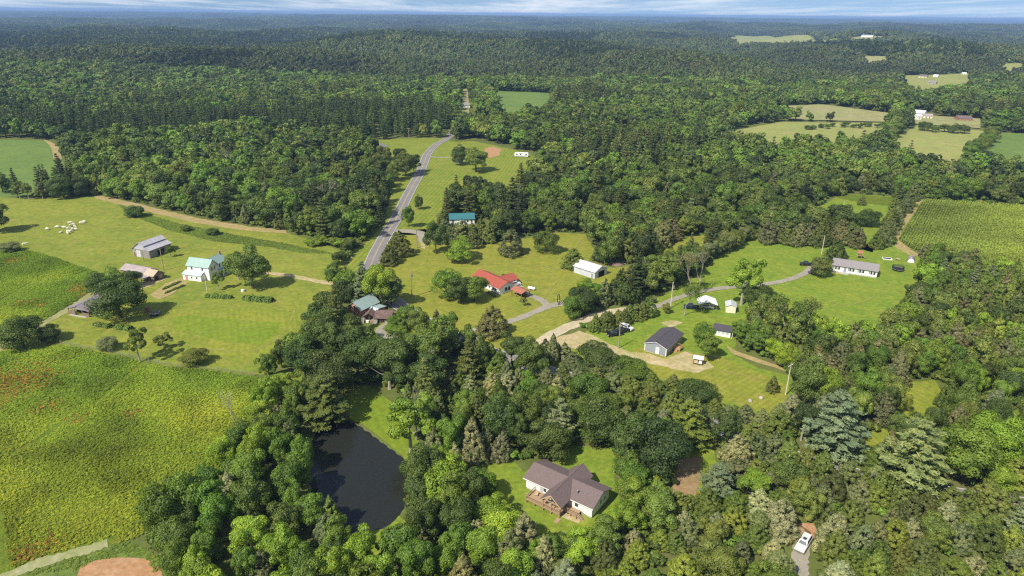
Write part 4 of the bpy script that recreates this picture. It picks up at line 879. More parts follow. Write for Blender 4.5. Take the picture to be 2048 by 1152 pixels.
for y0, y1, s, mode in ((1150, 2100, 9.6, 0), (2100, 3000, 12.0, 0), (3000, 6000, 27, 1), (6000, 12000, 55, 2), (12000, 26000, 120, 3)):
    x, y = jitter_grid(y0, y1, s, 0.82, 80); okf = is_free(x, y, 5.0 if mode == 0 else 12.0, 0.6); x, y = x[okf], y[okf]; n = len(x); z = terrain(x, y)
    zone = zone_of(x, y); pine = np.isin(zone, (5, 6, 7)) & (r4.random(n) < 0.85)
    if mode == 0: ii = np.where(pine, 4+r4.integers(0, 2, n), r4.integers(0, 4, n)); sc = r4.uniform(0.6, 1.45, n)*(1 if s < 10 else 1.25)
    else: ii = 6+r4.integers(0, 4, n); sc = r4.uniform(0.85, 1.15, n)*(1.0, 1.0, 1.9, 4.0)[mode]
    zsc = sc*r4.uniform(0.85, 1.15, n) if mode < 2 else r4.uniform(1.0, 1.35, n)*(1, 1, 1.1, 1.3)[mode]
    zsc = np.where(pine, zsc*0.85, zsc)
    st_ = np.array([noise.noise((a*0.0035, b*0.002, 77.0)) for a, b in zip(x, y)]); pine = pine | ((st_ > 0.30) & (r4.random(n) < 0.8)); ii = np.where(pine & (mode == 0), 4+ii % 2, ii)
    pn = np.array([noise.noise((a*0.0021, b*0.0021, 2.0))+0.6*noise.noise((a*0.008, b*0.008, 9.0)) for a, b in zip(x, y)])
    zsc = zsc*(1+0.3*pn)
    base = np.array([0.098, 0.128, 0.036])*(1+0.6*pn[:, None])*r4.normal(1, 0.15, (n, 1))*np.array([1, 1, 1.0])*np.stack([r4.normal(1, 0.08, n), np.ones(n), r4.normal(1, 0.1, n)], 1)
    base = np.where(pine[:, None], base*np.array([0.62, 0.68, 0.8]), base)
    fp.append(np.stack([x, y, z-0.3], 1)); frz.append(r4.uniform(0, 6.28, n)); fs.append(np.stack([sc, sc, zsc], 1)); fi.append(ii); ft.append(np.clip(base, 0.015, 0.4))
scatter('distant_forest', np.vstack(fp), np.concatenate(frz), np.vstack(fs), np.concatenate(fi), np.vstack(ft), far_coll, 'endless forest rolling away to the hazy horizon', 'forest')

# undergrowth in the near woods
ub = [joined('undergrowth_bush', crown_broadleaf(900+v, 1.6, 2.2, 260, 0.5, 12, low=-0.2, base=0.0), None, 'bark') for v in range(3)]
xu, yu = jitter_grid(85, 420, 4.2, 0.80, 20); oku = is_free(xu, yu, 1.5, 0.8); xu, yu = xu[oku], yu[oku]; n = len(xu)
su = r4.uniform(0.5, 1.3, n)
scatter('undergrowth', np.stack([xu, yu, np.zeros(n)], 1), r4.uniform(0, 6.28, n), np.stack([su*1.2, su*1.2, su], 1), r4.integers(0, 3, n), np.array([tint_of(('mid', 'green', 'olive', 'dark')[int(q)], r4) for q in r4.integers(0, 4, n)]), hidden_collection('undergrowth_bush', ub), 'low leafy undergrowth along and under the woods', 'undergrowth')

# meadow weeds
wt = [joined('weed_tuft', crown_broadleaf(940+v, 0.75, 0.9, 90, 0.21, 9, low=0.0, base=0.0), None, 'bark') for v in range(4)]
DITCHES = [flat([(285,725),(240,765),(190,808)]), flat([(120,848),(80,878),(30,905)]), flat([(60,566),(20,590),(-20,615)])]
def weeds(name, polys, s, tints, label, hscale=1.0, r_free=0.8):
    P = np.vstack(polys); (x0, y0), (x1, y1) = P.min(0), P.max(0)
    X, Y = np.meshgrid(np.arange(max(x0, -260), min(x1, 300), s), np.arange(max(y0, 90), y1, s)); x = X.ravel()+r4.uniform(-.5, .5, X.size)*s; y = Y.ravel()+r4.uniform(-.5, .5, X.size)*s
    k = np.zeros(len(x), bool)
    for p in polys: k |= inside(p, x, y)
    k &= np.abs(x) < 0.8*y+15
    x, y = x[k], y[k]
    for ln, w in LINES: q = seg_dist(ln, x, y) > w*0.75; x, y = x[q], y[q]
    for dl in DITCHES: q = seg_dist(dl, x, y) > 0.7; x, y = x[q], y[q]
    n = len(x); a = np.array([noise.noise((p*0.035, q*0.035, 1.0)) for p, q in zip(x, y)]); b = np.array([noise.noise((p*0.09, q*0.09, 5.0)) for p, q in zip(x, y)])
    h = np.clip(0.42+0.35*b+0.2*a, 0.2, 1.0)*r4.uniform(0.7, 1.3, n)*hscale
    col = np.array([tints(aa, bb, p, q) for aa, bb, p, q in zip(a, b, x, y)])*r4.normal(1, 0.12, (n, 1))
    wd = r4.uniform(0.8, 1.35, n)*s/1.0
    scatter(name, np.stack([x, y, np.full(n, 0.05)], 1), r4.uniform(0, 6.28, n), np.stack([wd, wd, h], 1), r4.integers(0, 4, n), np.clip(col, 0.01, 0.6), hidden_collection(name+'_tuft', wt), label, 'weeds')
rust = [(at(35,760)[:2], 15), (at(-15,785)[:2], 15), (at(95,815)[:2], 5), (at(155,838)[:2], 4), (at(265,828)[:2], 4), (at(60,1112)[:2], 7), (at(52,605)[:2], 5), (at(85,612)[:2], 3), (at(30,522)[:2], 5), (at(160,578)[:2], 6), (at(170,590)[:2], 4)]
def meadow_tint(a, b, x, y):
    w = max(0.0, min(1.0, (175-y)/75)); c = (np.array((0.28, 0.42, 0.04))*(1-w)+np.array((0.42, 0.45, 0.036))*w)*(1-0.2*max(-1, min(1, a*2)))
    c = c+np.array((0.13, 0.05, 0.005))*max(0, -a*2.0)
    k = max(0, min(1, (b-0.05)*4)); c = c*(1-0.22*k)
    for (p, rad) in rust:
        d = math.hypot(x-p[0], y-p[1])/rad
        if d < 1 and random.random() < 0.7-0.7*d: c = np.array((0.50, 0.33, 0.05)) if random.random() < 0.75 else np.array((0.24, 0.14, 0.05))
    return c
weeds('meadow_weeds', [flat(MEADOW), flat(MEADOW_UP)], 0.62, meadow_tint, 'tall green, yellow and rusty weeds of the meadow')
weeds('strip_weeds', [flat([(235,408),(290,428),(360,448),(470,470),(575,488),(670,508),(600,506),(545,495),(430,483),(340,462),(262,430)]), flat([(10,1165),(80,1137),(150,1111),(215,1092),(262,1084),(300,1105),(345,1145),(320,1150),(290,1118),(240,1112),(190,1118),(150,1140)])], 0.9, lambda a, b, x, y: np.array((0.21, 0.29, 0.045))*(1-0.3*a), 'rough weeds of the narrow strips', 0.6)

# corn: plants in rows
def corn_plant(seed):
    r = np.random.default_rng(seed); P, D = [], []
    for i in range(14):
        a = r.uniform(0, 6.28); P.append((math.cos(a)*0.22, math.sin(a)*0.22, 0.5+1.5*i/14)); D.append((math.cos(a), math.sin(a), 0.5))
    V, Qd = quads(np.array(P), np.array([[0, 0, 1.0]]*14)+0.6*unit(r, 14), 0.3, 2.6, r, np.array(D)); return V, Qd, r.uniform(0.2, 0.8, 14)
corn_coll = hidden_collection('corn_plant', [joined('corn_plant', corn_plant(v), None, 'bark') for v in range(3)])
CP = flat(CORN); ea = flat([(1800,478), (1846,404)]); dv = ea[1]-ea[0]; dv /= np.hypot(*dv); nv = np.array([dv[1], -dv[0]])
U, Wd = np.meshgrid(np.arange(-60, 240, 0.55), np.arange(0, 170, 1.2)); bend = 0.0
cx = ea[0][0]+dv[0]*U+nv[0]*Wd; cy = ea[0][1]+dv[1]*U+nv[1]*Wd; cx = cx.ravel()+r4.normal(0, 0.1, cx.size); cy = cy.ravel()+r4.normal(0, 0.1, cy.size)
k = inside(CP, cx, cy) & (cx < 0.80*cy+10); cx, cy = cx[k], cy[k]; n = len(cx)
cn = np.array([noise.noise((a*0.02, b*0.05, 3.0)) for a, b in zip(cx, cy)]); away = np.clip((np.dot(np.stack([cx, cy], 1)-ea[0], nv)-25)/40, 0, 1)
ccol = np.array((0.24, 0.31, 0.062))*(1+0.4*cn[:, None])+away[:, None]*np.array((0.12, 0.10, 0.008))*(0.6+0.8*cn[:, None])
scatter('corn', np.stack([cx, cy, np.zeros(n)], 1), r4.uniform(0, 6.28, n), np.stack([np.full(n, 1.15), np.full(n, 1.15), r4.uniform(0.8, 1.15, n)], 1), r4.integers(0, 3, n), np.clip(ccol, 0.02, 0.5), corn_coll, 'rows of green corn yellowing toward the middle of the field', 'corn')
# ------------------------------------------------------------------ built things
def pm(key, c, **kw): M[key] = paint(key, c, **kw)
pm('white_siding', (0.78, 0.78, 0.77), rough=0.55, var=0.10, ridges=('Z', 0.22)); pm('white_trim', (0.80, 0.80, 0.78), rough=0.5, var=0.06)
pm('grey_siding', (0.26, 0.29, 0.32), rough=0.6, var=0.1, ridges=('Z', 0.22)); pm('grey_trim', (0.42, 0.45, 0.48), rough=0.6, var=0.08)
pm('brown_shingle', (0.165, 0.125, 0.122), rough=0.9, spec=0.1, var=0.35, scale=3.0); pm('dark_shingle', (0.085, 0.077, 0.093), rough=0.9, spec=0.1, var=0.35, scale=3.0)
pm('grey_shingle', (0.25, 0.232, 0.24), rough=0.9, spec=0.1, var=0.35, scale=2.0); pm('red_metal', (0.34, 0.085, 0.058), rough=0.55, var=0.18, scale=1.0, ridges=('X', 0.45))
pm('rust_metal', (0.36, 0.13, 0.085), rough=0.7, var=0.3, dirt=(0.30, 0.17, 0.11), ridges=('X', 0.4)); pm('teal_metal', (0.29, 0.42, 0.385), rough=0.45, var=0.2, scale=0.8, dirt=(0.34, 0.48, 0.48), ridges=('X', 0.5))
pm('deep_teal_metal', (0.045, 0.165, 0.185), rough=0.5, var=0.15, ridges=('X', 0.5)); pm('pale_blue_metal', (0.48, 0.62, 0.68), rough=0.5, var=0.15, ridges=('X', 0.5)); pm('copper_metal', (0.30, 0.40, 0.39), rough=0.6, var=0.3, dirt=(0.36, 0.40, 0.40), ridges=('Y', 0.5))
pm('tin', (0.42, 0.42, 0.47), rough=0.5, var=0.25, scale=0.7, dirt=(0.36, 0.31, 0.31), ridges=('X', 0.6)); pm('tin_y', (0.44, 0.43, 0.48), rough=0.5, var=0.25, scale=0.7, dirt=(0.36, 0.31, 0.31), ridges=('Y', 0.6)); pm('bright_tin', (0.52, 0.54, 0.58), rough=0.45, var=0.2, scale=0.7, ridges=('X', 0.6))
pm('weathered_tin', (0.34, 0.29, 0.29), rough=0.7, var=0.35, scale=0.8, dirt=(0.42, 0.36, 0.33), ridges=('X', 0.5)); pm('straw_tin', (0.44, 0.36, 0.27), rough=0.7, var=0.35, dirt=(0.5, 0.45, 0.38), ridges=('X', 0.5)); pm('plum_tin', (0.25, 0.21, 0.25), rough=0.6, var=0.2, scale=0.6, dirt=(0.31, 0.27, 0.29), ridges=('Y', 0.6))
pm('barn_board', (0.27, 0.25, 0.24), rough=0.95, spec=0.1, var=0.5, scale=2, ridges=('X', 0.3)); pm('brown_board', (0.22, 0.16, 0.13), rough=0.95, spec=0.1, var=0.5, scale=2, ridges=('X', 0.3)); pm('brown_roof', (0.145, 0.095, 0.085), rough=0.9, spec=0.1, var=0.5, scale=1.5, dirt=(0.25, 0.19, 0.17))
pm('brick', (0.36, 0.19, 0.13), rough=0.9, spec=0.1, var=0.35, scale=4); pm('concrete', (0.42, 0.39, 0.35), rough=0.9, var=0.25); pm('new_wood', (0.42, 0.25, 0.12), rough=0.8, var=0.3, scale=3); pm('deck_wood', (0.36, 0.25, 0.155), rough=0.8, var=0.35, scale=3); pm('pale_wood', (0.52, 0.40, 0.25), rough=0.8, var=0.25, scale=3)
pm('inside_shade_and_soil', (0.03, 0.028, 0.027), rough=0.95, spec=0.0, var=0.2); pm('glass', (0.045, 0.06, 0.075), rough=0.12, spec=0.5, var=0.05); pm('door_grey', (0.25, 0.28, 0.30), rough=0.5, var=0.05); pm('door_brown', (0.20, 0.10, 0.07), rough=0.7, var=0.2)  # first colour paints indoor shade near-black; the raised bed soil shares it
pm('cream', (0.72, 0.66, 0.50), rough=0.6, var=0.1); pm('white_metal', (0.82, 0.82, 0.82), rough=0.4, var=0.06); pm('black_paint', (0.014, 0.015, 0.018), rough=0.25, spec=0.6, var=0.03); pm('navy_paint', (0.012, 0.02, 0.05), rough=0.25, spec=0.6, var=0.03); pm('white_paint', (0.62, 0.63, 0.64), rough=0.25, spec=0.6, var=0.03); pm('silver_paint', (0.42, 0.43, 0.45), rough=0.25, spec=0.6, var=0.03); pm('blue_paint', (0.03, 0.06, 0.16), rough=0.25, spec=0.6, var=0.03)
pm('rubber', (0.02, 0.02, 0.02), rough=0.9, spec=0.1, var=0.1); pm('steel', (0.36, 0.37, 0.38), rough=0.4, var=0.1, metal=0.6); pm('lamp_glass', (0.7, 0.7, 0.68), rough=0.2, var=0.02); pm('tail_glass', (0.35, 0.02, 0.02), rough=0.3, var=0.02); pm('pole_wood', (0.30, 0.25, 0.19), rough=0.95, var=0.3); pm('pole_pale', (0.56, 0.53, 0.42), rough=0.9, var=0.2); pm('cable', (0.12, 0.12, 0.12), rough=0.6, var=0.0); pm('net_black', (0.02, 0.022, 0.028), rough=0.8, var=0.1); pm('hide', (0.72, 0.66, 0.55), rough=0.9, spec=0.1, var=0.15); pm('pink', (0.55, 0.25, 0.27), rough=0.7, var=0.1); pm('tan_tarp', (0.45, 0.33, 0.20), rough=0.8, var=0.2); pm('stone', (0.36, 0.33, 0.30), rough=0.95, var=0.4)

class House:
    """a building in its own frame: origin at the front corner A, x along the front towards B, y backwards"""
    def __init__(s, name, A, B, label, category, ang=None, group=None):
        a, b = at(*A), at(*B); s.th = math.atan2(b[1]-a[1], b[0]-a[0]) if ang is None else math.radians(ang)
        s.len = float(np.hypot(*(b-a)[:2])); s.root = empty(name, (a[0], a[1], a[2]), s.th, label, category, group)
    def part(s, name, mat, mb, parent=None): return mb.build(name, mat, parent or s.root)
    def walls(s, mat, x0, x1, y0, y1, z0, h, rise=0.0, axis='x', name='wall'):
        mb = MB()
        if axis == 'x': mb.prism([(y0, z0), (y1, z0), (y1, h), ((y0+y1)/2, h+rise), (y0, h)] if rise else [(y0, z0), (y1, z0), (y1, h), (y0, h)], 'x', x0, x1)
        else: mb.prism([(x0, z0), (x1, z0), (x1, h), ((x0+x1)/2, h+rise), (x0, h)], 'y', y0, y1)
        return s.part(name, mat, mb)
    def roof(s, mat, x0, x1, y0, y1, h, rise, axis='x', ov=0.45, og=0.4, th=0.14, cap=None, name='roof'):
        mb = MB(); lift = 0.04
        if axis == 'x':
            m = (y0+y1)/2; k = rise/(m-y0); a0, a1 = x0-og, x1+og; e0, e1 = y0-ov, y1+ov; ze = h-ov*k+lift; zr = h+rise+lift
            mb.slab((a0, e0, ze), (a1, e0, ze), (a1, m, zr), (a0, m, zr), -th); mb.slab((a1, e1, ze), (a0, e1, ze), (a0, m, zr), (a1, m, zr), -th)
            line = [(a0, m, zr+th), (a1, m, zr+th)]
        else:
            m = (x0+x1)/2; k = rise/(m-x0); a0, a1 = y0-og, y1+og; e0, e1 = x0-ov, x1+ov; ze = h-ov*k+lift; zr = h+rise+lift
            mb.slab((e0, a1, ze), (e0, a0, ze), (m, a0, zr), (m, a1, zr), -th); mb.slab((e1, a0, ze), (e1, a1, ze), (m, a1, zr), (m, a0, zr), -th)
            line = [(m, a0, zr+th), (m, a1, zr+th)]
        o = s.part(name, mat, mb)
        s.part('ridge_cap', cap or mat, MB().tube(line, 0.09, 5), o)
        return o
    def shed_roof(s, mat, x0, x1, y0, y1, zf, zb, th=0.12, name='roof'):
        return s.part(name, mat, MB().slab((x0, y0, zf), (x1, y0, zf), (x1, y1, zb), (x0, y1, zb), -th))
    def opening(s, name, face, at_, u, z, w, h, frame='white_trim', pane='glass', sub='pane', shutters=None):
        """window or door on a wall: face 'f'/'b' at y=at_, 'l'/'r' at x=at_"""
        def mk(u0, u1, z0, z1, d0, d1):
            if face == 'f': return MB().box(u0, at_-d1, z0, u1, at_-d0, z1)
            if face == 'b': return MB().box(u0, at_+d0, z0, u1, at_+d1, z1)
            if face == 'l': return MB().box(at_-d1, u0, z0, at_-d0, u1, z1)
            return MB().box(at_+d0, u0, z0, at_+d1, u1, z1)
        o = s.part(name, frame, mk(u-w/2-0.09, u+w/2+0.09, z-0.09, z+h+0.09, -0.05, 0.05))
        s.part(sub, pane, mk(u-w/2, u+w/2, z, z+h, 0.0, 0.075), o)
        if shutters:
            for sg in (-1, 1):
                c = u+sg*(w/2+0.36); s.part('shutter', shutters, mk(c-0.2, c+0.2, z-0.05, z+h+0.05, -0.02, 0.045))
        return o
    def posts(s, mat, pts, z0, z1, r=0.09, name='post'):
        for x, y in pts: s.part(name, mat, MB().box(x-r, y-r, z0, x+r, y+r, z1))
    def railing(s, mat, p, q, z, h=0.95, parent=None):
        mb = MB(); p, q = Vector((p[0], p[1], z)), Vector((q[0], q[1], z)); d = q-p; n = max(2, int(d.length/0.34)); up = Vector((0, 0, 1))
        mb.tube([p+up*h, q+up*h], 0.06, 4); mb.tube([p+up*0.12, q+up*0.12], 0.045, 4)
        for i in range(n+1): a = p+d*i/n; mb.box(a.x-0.03, a.y-0.03, z+0.1, a.x+0.03, a.y+0.03, z+h)
        return s.part('railing', mat, mb, parent)

# --- white house with the brown cross-gabled roof and the deck
h = House('ranch_house', (1052,977), (1181,1037), 'white house with brown cross-gabled roof and wooden deck in the wooded yard', 'house'); L, W = 17.0, 7.6
h.walls('concrete', 0.08, L-0.08, 0.08, W-0.08, -0.1, 0.55, name='foundation')
h.walls('white_siding', 0, L, 0, W, 0.5, 3.1, 1.55)
h.roof('brown_shingle', 0, L, 0, W, 3.1, 1.55, ov=0.5, og=0.5)
h.walls('white_siding', 7.0, 11.4, 0.3, W+1.4, 0.5, 3.2, 1.9, axis='y', name='cross_wall')
h.roof('brown_shingle', 6.9, 11.5, -4.0, W+1.6, 3.2, 1.9, axis='y', ov=0.35, og=0.3, name='cross_roof')
h.part('fascia', 'white_trim', MB().slab((-0.52, -0.54, 2.92), (17.52, -0.54, 2.92), (17.52, -0.54, 3.04), (-0.52, -0.54, 3.04), 0.03))
for sg in (-1, 1): h.part('bargeboard', 'pale_wood', MB().tube([(9.2, -4.33, 5.12), (9.2+sg*2.62, -4.33, 2.94)], 0.10, 4))
h.posts('deck_wood', [(7.1, -3.9), (9.2, -3.9), (11.3, -3.9)], 1.0, 3.1)
h.part('porch_beam', 'deck_wood', MB().box(7.0, -4.0, 3.0, 11.4, -3.8, 3.22))
dk = h.part('deck', 'deck_wood', MB().box(2.6, -4.0, 0.82, 11.4, -0.02, 1.0).box(11.4, -2.1, 0.72, 14.4, -0.02, 0.9))
h.posts('deck_wood', [(2.75, -3.9), (4.9, -3.9), (7.1, -3.9), (9.2, -3.9), (11.3, -3.9), (12.9, -2.0), (14.3, -2.0)], -0.1, 0.8, 0.10, 'deck_leg')
for p, q, z in (((2.6, -3.95), (11.35, -3.95), 1.0), ((2.65, -3.95), (2.65, -0.2), 1.0), ((11.35, -3.95), (11.35, -2.1), 1.0), ((11.5, -2.05), (14.3, -2.05), 0.9)): h.railing('deck_wood', p, q, z, parent=dk)
st = MB()
for i in range(5): st.box(14.4+i*0.3, -2.0, 0.62-i*0.16, 14.72+i*0.3, -0.9, 0.72-i*0.16)
st.tube([(14.4, -2.05, 1.7), (15.9, -2.05, 0.85)], 0.05, 4); st.tube([(14.4, -0.85, 1.7), (15.9, -0.85, 0.85)], 0.05, 4); h.part('stair', 'deck_wood', st)
h.part('back_step', 'deck_wood', MB().box(10.9, -5.6, 0.0, 11.9, -4.05, 0.12))
for u, z, w, hh in ((5.1, 1.5, 0.7, 1.1), (13.2, 1.45, 0.8, 1.2)): h.opening('window', 'f', 0.0, u, z, w, hh)
h.opening('door', 'f', 0.0, 4.2, 0.95, 0.85, 1.6, sub='panel', pane='grey_trim'); h.opening('window', 'r', L, 3.8, 1.6, 0.7, 1.0); h.opening('window', 'r', L, 5.6, 1.6, 0.5, 0.8)
h.part('gable_vent', 'grey_trim', MB().box(9.0, -4.34, 4.1, 9.4, -4.28, 4.5)); h.part('flue_pipe', 'steel', MB().tube([(12.6, 1.2, 3.4), (12.6, 1.2, 4.6)], 0.13, 8).lathe([(0.2, 4.6), (0.2, 4.75), (0.05, 4.85)], 8, (12.6, 1.2)))
h.part('gutter', 'white_trim', MB().box(-0.5, -0.62, 2.9, 6.6, -0.54, 3.0).box(11.9, -0.62, 2.9, 17.5, -0.54, 3.0))
def chair(px_h, x, y, rz, mat, lab):
    c, s_ = math.cos(px_h.th), math.sin(px_h.th); o = px_h.root.location; e = empty('patio_chair', (o.x+c*x-s_*y, o.y+s_*x+c*y, 1.0), px_h.th+rz, lab, 'chair', 'chairs on the deck')
    MB().box(-0.3, -0.3, 0.38, 0.3, 0.3, 0.46).build('seat', mat, e); MB().box(-0.3, 0.24, 0.46, 0.3, 0.32, 1.0).build('backrest', mat, e)
    for a in (-0.26, 0.26):
        for b in (-0.26, 0.26): MB().box(a-0.03, b-0.03, 0, a+0.03, b+0.03, 0.38).build('leg', mat, e)
chair(h, 4.0, -1.7, 0.3, 'pale_wood', 'wooden chair on the open end of the deck'); chair(h, 8.3, -2.3, -0.2, 'white_trim', 'white chair under the porch gable'); chair(h, 9.9, -2.2, 0.2, 'tan_tarp', 'tan chair under the porch gable')

# --- new grey house
h = House('grey_house', (1289,702), (1330,713), 'new grey house with dark roof on the sandy lot', 'house', ang=-35); L, W = 13.2, 7.2
h.walls('concrete', 0.05, W-0.05, 0.05, L-0.05, -0.1, 0.4, name='foundation'); h.walls('grey_siding', 0, W, 0, L, 0.35, 3.0, 1.3, axis='y')
h.roof('dark_shingle', 0, W, 0, L, 3.0, 1.3, axis='y', ov=0.35, og=0.3)
h.part('rear_gable', 'dark_shingle', MB().prism([(3.6, 4.0), (7.55, 2.95), (7.55, 3.1), (3.6, 4.5)], 'y', 9.0, 13.6))
for x in (0.0, W): h.part('corner_trim', 'white_trim', MB().box(x-0.12, -0.05, 0.35, x+0.12, 0.1, 3.0))
for sg in (-1, 1): h.part('bargeboard', 'white_trim', MB().tube([(3.6, -0.33, 4.32), (3.6+sg*3.95, -0.33, 2.86)], 0.09, 4))
h.part('eave_trim', 'white_trim', MB().box(7.5, -0.3, 2.78, 7.58, 13.4, 2.94))
h.opening('door', 'f', 0, 4.3, 0.45, 1.0, 2.05, sub='pane', pane='white_trim'); h.opening('window', 'f', 0, 4.3, 1.75, 0.5, 0.5)
for v in (2.4, 5.2, 8.6, 11.4): h.opening('window', 'r', W, v, 1.4, 0.9, 1.2)
pd = h.part('porch', 'new_wood', MB().box(W+0.06, 5.9, 0.55, W+2.3, 8.4, 0.7)); h.posts('new_wood', [(W+2.2, 6.0), (W+2.2, 8.3), (W+0.3, 6.0), (W+0.3, 8.3)], 0, 1.6, 0.07, 'porch_post')
h.railing('new_wood', (W+2.25, 6.0), (W+2.25, 8.3), 0.7, parent=pd); h.railing('new_wood', (W+0.2, 8.35), (W+2.2, 8.35), 0.7, parent=pd)
st = MB()
for i in range(4): st.box(W+0.4, 5.55-i*0.3, 0.4-i*0.13, W+1.6, 5.87-i*0.3, 0.5-i*0.13)
h.part('stair', 'new_wood', st)
for x, y in ((5.2, 9.0), (1.9, 4.2), (2.4, 10.1)): h.part('roof_vent', 'black_paint', MB().box(x-0.15, y-0.15, 3.4, x+0.15, y+0.15, 4.25-0.36*abs(x-3.6)+0.25))

# --- white ranch house
h = House('ranch_house', (1663,543), (1748,556), 'long white ranch house with grey roof on the bright lawn', 'house'); L, W = 17.0, 7.6
h.walls('concrete', 0.05, L-0.05, 0.05, W-0.05, -0.1, 0.5, name='foundation'); h.walls('white_siding', 0, L, 0, W, 0.45, 3.05, 1.75); h.roof('grey_shingle', 0, L, 0, W, 3.05, 1.75, ov=0.45, og=0.35)
for u in (2.0, 7.5, 11.2, 15.4):
    for k in (-0.6, 0.6): h.opening('window', 'f', 0, u+k, 1.35, 0.7, 1.25, shutters='door_grey' if k < 0 else None)
h.opening('door', 'f', 0, 4.9, 0.55, 0.95, 2.05, sub='panel', pane='door_grey'); h.opening('window', 'r', L, 2.6, 1.4, 0.8, 1.2); h.opening('window', 'r', L, 5.4, 1.4, 0.8, 1.2)
h.part('porch', 'concrete', MB().box(3.0, -1.6, -0.05, 6.6, -0.03, 0.42)); h.part('walk', 'pale_wood', MB().box(-1.0, -1.5, 0.0, 3.0, -0.6, 0.12)); h.part('plumbing_vent', 'steel', MB().tube([(12, 2.6, 3.9), (12, 2.6, 4.6)], 0.07, 6))

# --- red-roofed house
h = House('red_roof_house', (960,571), (995,589), 'white bungalow with bright red metal roof on the wide lawn', 'house', ang=-50); L, W, X0 = 17.0, 7.4, -4.6
x1 = X0+L
h.walls('white_siding', X0, x1, 0, W, -0.1, 2.75, 1.7); h.roof('red_metal', X0, x1, 0, W, 2.75, 1.7, ov=0.6, og=0.5)
h.walls('white_siding', 2.2, 8.2, W, W+5.0, -0.1, 2.5, 1.3, axis='y', name='wing_wall'); h.roof('red_metal', 2.2, 8.2, W-3.0, W+5.0, 2.5, 1.3, axis='y', ov=0.5, og=0.4, name='wing_roof')
for u in (4.2, 6.0, 8.6, 10.0, -1.5): h.opening('window', 'f', 0, u, 1.0, 0.9, 1.3)
h.opening('door', 'f', 0, 2.2, 0.05, 1.0, 2.1, sub='panel', pane='door_grey')
for v in (3.2, 4.7): h.opening('window', 'r', x1, v, 0.9, 1.0, 1.35, frame='door_grey')
h.part('fascia', 'white_trim', MB().box(X0-0.5, -0.66, 2.36, x1+0.5, -0.6, 2.5)); h.part('planting_edge', 'stone', MB().box(3.0, -1.3, 0, x1-0.5, -1.15, 0.2))
# carport beside it
h = House('carport', (1024,590), (1037,599), 'small open carport with faded red roof by the red-roofed house', 'carport', ang=-50)
h.roof('rust_metal', -0.5, 5.6, 0, 4.2, 2.2, 0.8, ov=0.3, og=0.2); h.posts('brown_board', [(-0.3, 0.1), (2.6, 0.1), (5.4, 0.1), (-0.3, 4.1), (2.6, 4.1), (5.4, 4.1)], -0.05, 2.25, 0.1); h.part('tie_beam', 'brown_board', MB().box(-0.4, 0.02, 2.12, 5.5, 0.18, 2.26).box(-0.4, 4.02, 2.12, 5.5, 4.18, 2.26)); h.part('workbench', 'brown_board', MB().box(0.2, 3.0, 0, 4.8, 3.7, 0.9))

# --- white farmhouse with turquoise roof
h = House('farmhouse', (366,559), (414,565), 'two-storey white farmhouse with turquoise roof at the farm', 'house', ang=-16); L = 11.2
h.walls('white_siding', 1.0, L, 2.2, 7.2, -0.1, 5.6, 2.3); h.roof('teal_metal', 1.0, L, 2.2, 7.2, 5.6, 2.3, ov=0.4, og=0.35)
h.walls('white_siding', 0.2, 8.8, 0, 2.18, -0.1, 2.4, name='porch_wall'); h.shed_roof('pale_blue_metal', 0.0, 9.0, -0.3, 2.25, 2.35, 3.4, name='porch_roof')
h.walls('white_siding', 6.0, 11.0, 7.15, 13.2, -0.1, 5.4, 2.2, axis='y', name='rear_wall'); h.roof('teal_metal', 6.0, 11.0, 6.0, 13.2, 5.4, 2.2, axis='y', ov=0.35, og=0.3, name='rear_roof')
h.shed_roof('teal_metal', 10.9, 13.4, 7.6, 12.6, 2.6, 2.62, name='side_porch_roof'); h.posts('white_trim', [(13.2, 7.8), (13.2, 10.1), (13.2, 12.4)], 0, 2.5, 0.08)
h.part('porch_floor', 'concrete', MB().box(11.0, 7.6, 0, 13.4, 12.6, 0.25)); h.part('chimney', 'brick', MB().box(8.1, 12.4, 4.0, 8.9, 13.1, 8.9))
for u in (3.2, 8.2): h.opening('window', 'f', 2.2, u, 3.85, 0.7, 1.4)
for u in (4.4, 6.8): h.opening('window', 'f', 0, u, 1.0, 0.6, 0.8)
h.opening('door', 'f', 0, 2.0, 0.05, 1.0, 2.0, sub='panel', pane='pink', frame='pink')
for v in (4.0, 5.6): h.opening('window', 'r', L, v, 3.7, 0.7, 1.4); h.opening('window', 'r', L, v, 1.0, 0.7, 1.4)
for v in (8.8, 11.0): h.opening('window', 'r', 11.0, v, 3.6, 0.8, 1.4)

# --- old brick house and the ramshackle sheds
h = House('brick_house', (698,633), (719,640), 'old brick house with grey-green metal roof below the pine', 'house', ang=-32); W = 5.8
h.walls('brick', 0, W, 0, 9.2, -0.1, 3.9, 2.3, axis='y'); h.roof('copper_metal', 0, W, 0, 9.2, 3.9, 2.3, axis='y', ov=0.45, og=0.35)
h.walls('brick', W, W+3.6, 4.2, 8.6, -0.1, 2.9, name='side_wall'); h.shed_roof('pale_blue_metal', W-0.3, W+4.0, 3.9, 5.0, 3.0, 3.5, name='side_roof'); h.shed_roof('copper_metal', W-0.3, W+4.0, 5.0, 9.0, 3.5, 3.0, name='rear_side_roof')
h.opening('window', 'f', 0, 2.9, 3.9, 0.8, 1.0); h.opening('window', 'f', 0, 3.0, 1.4, 0.8, 1.1); h.opening('window', 'r', W, 1.8, 1.4, 0.8, 1.1)
h.part('stone_base', 'stone', MB().box(-0.15, -0.5, -0.05, W+0.2, -0.1, 0.5))
h = House('old_shed', (727,645), (777,647), 'collapsing brown timber shed in front of the brick house', 'shed'); 
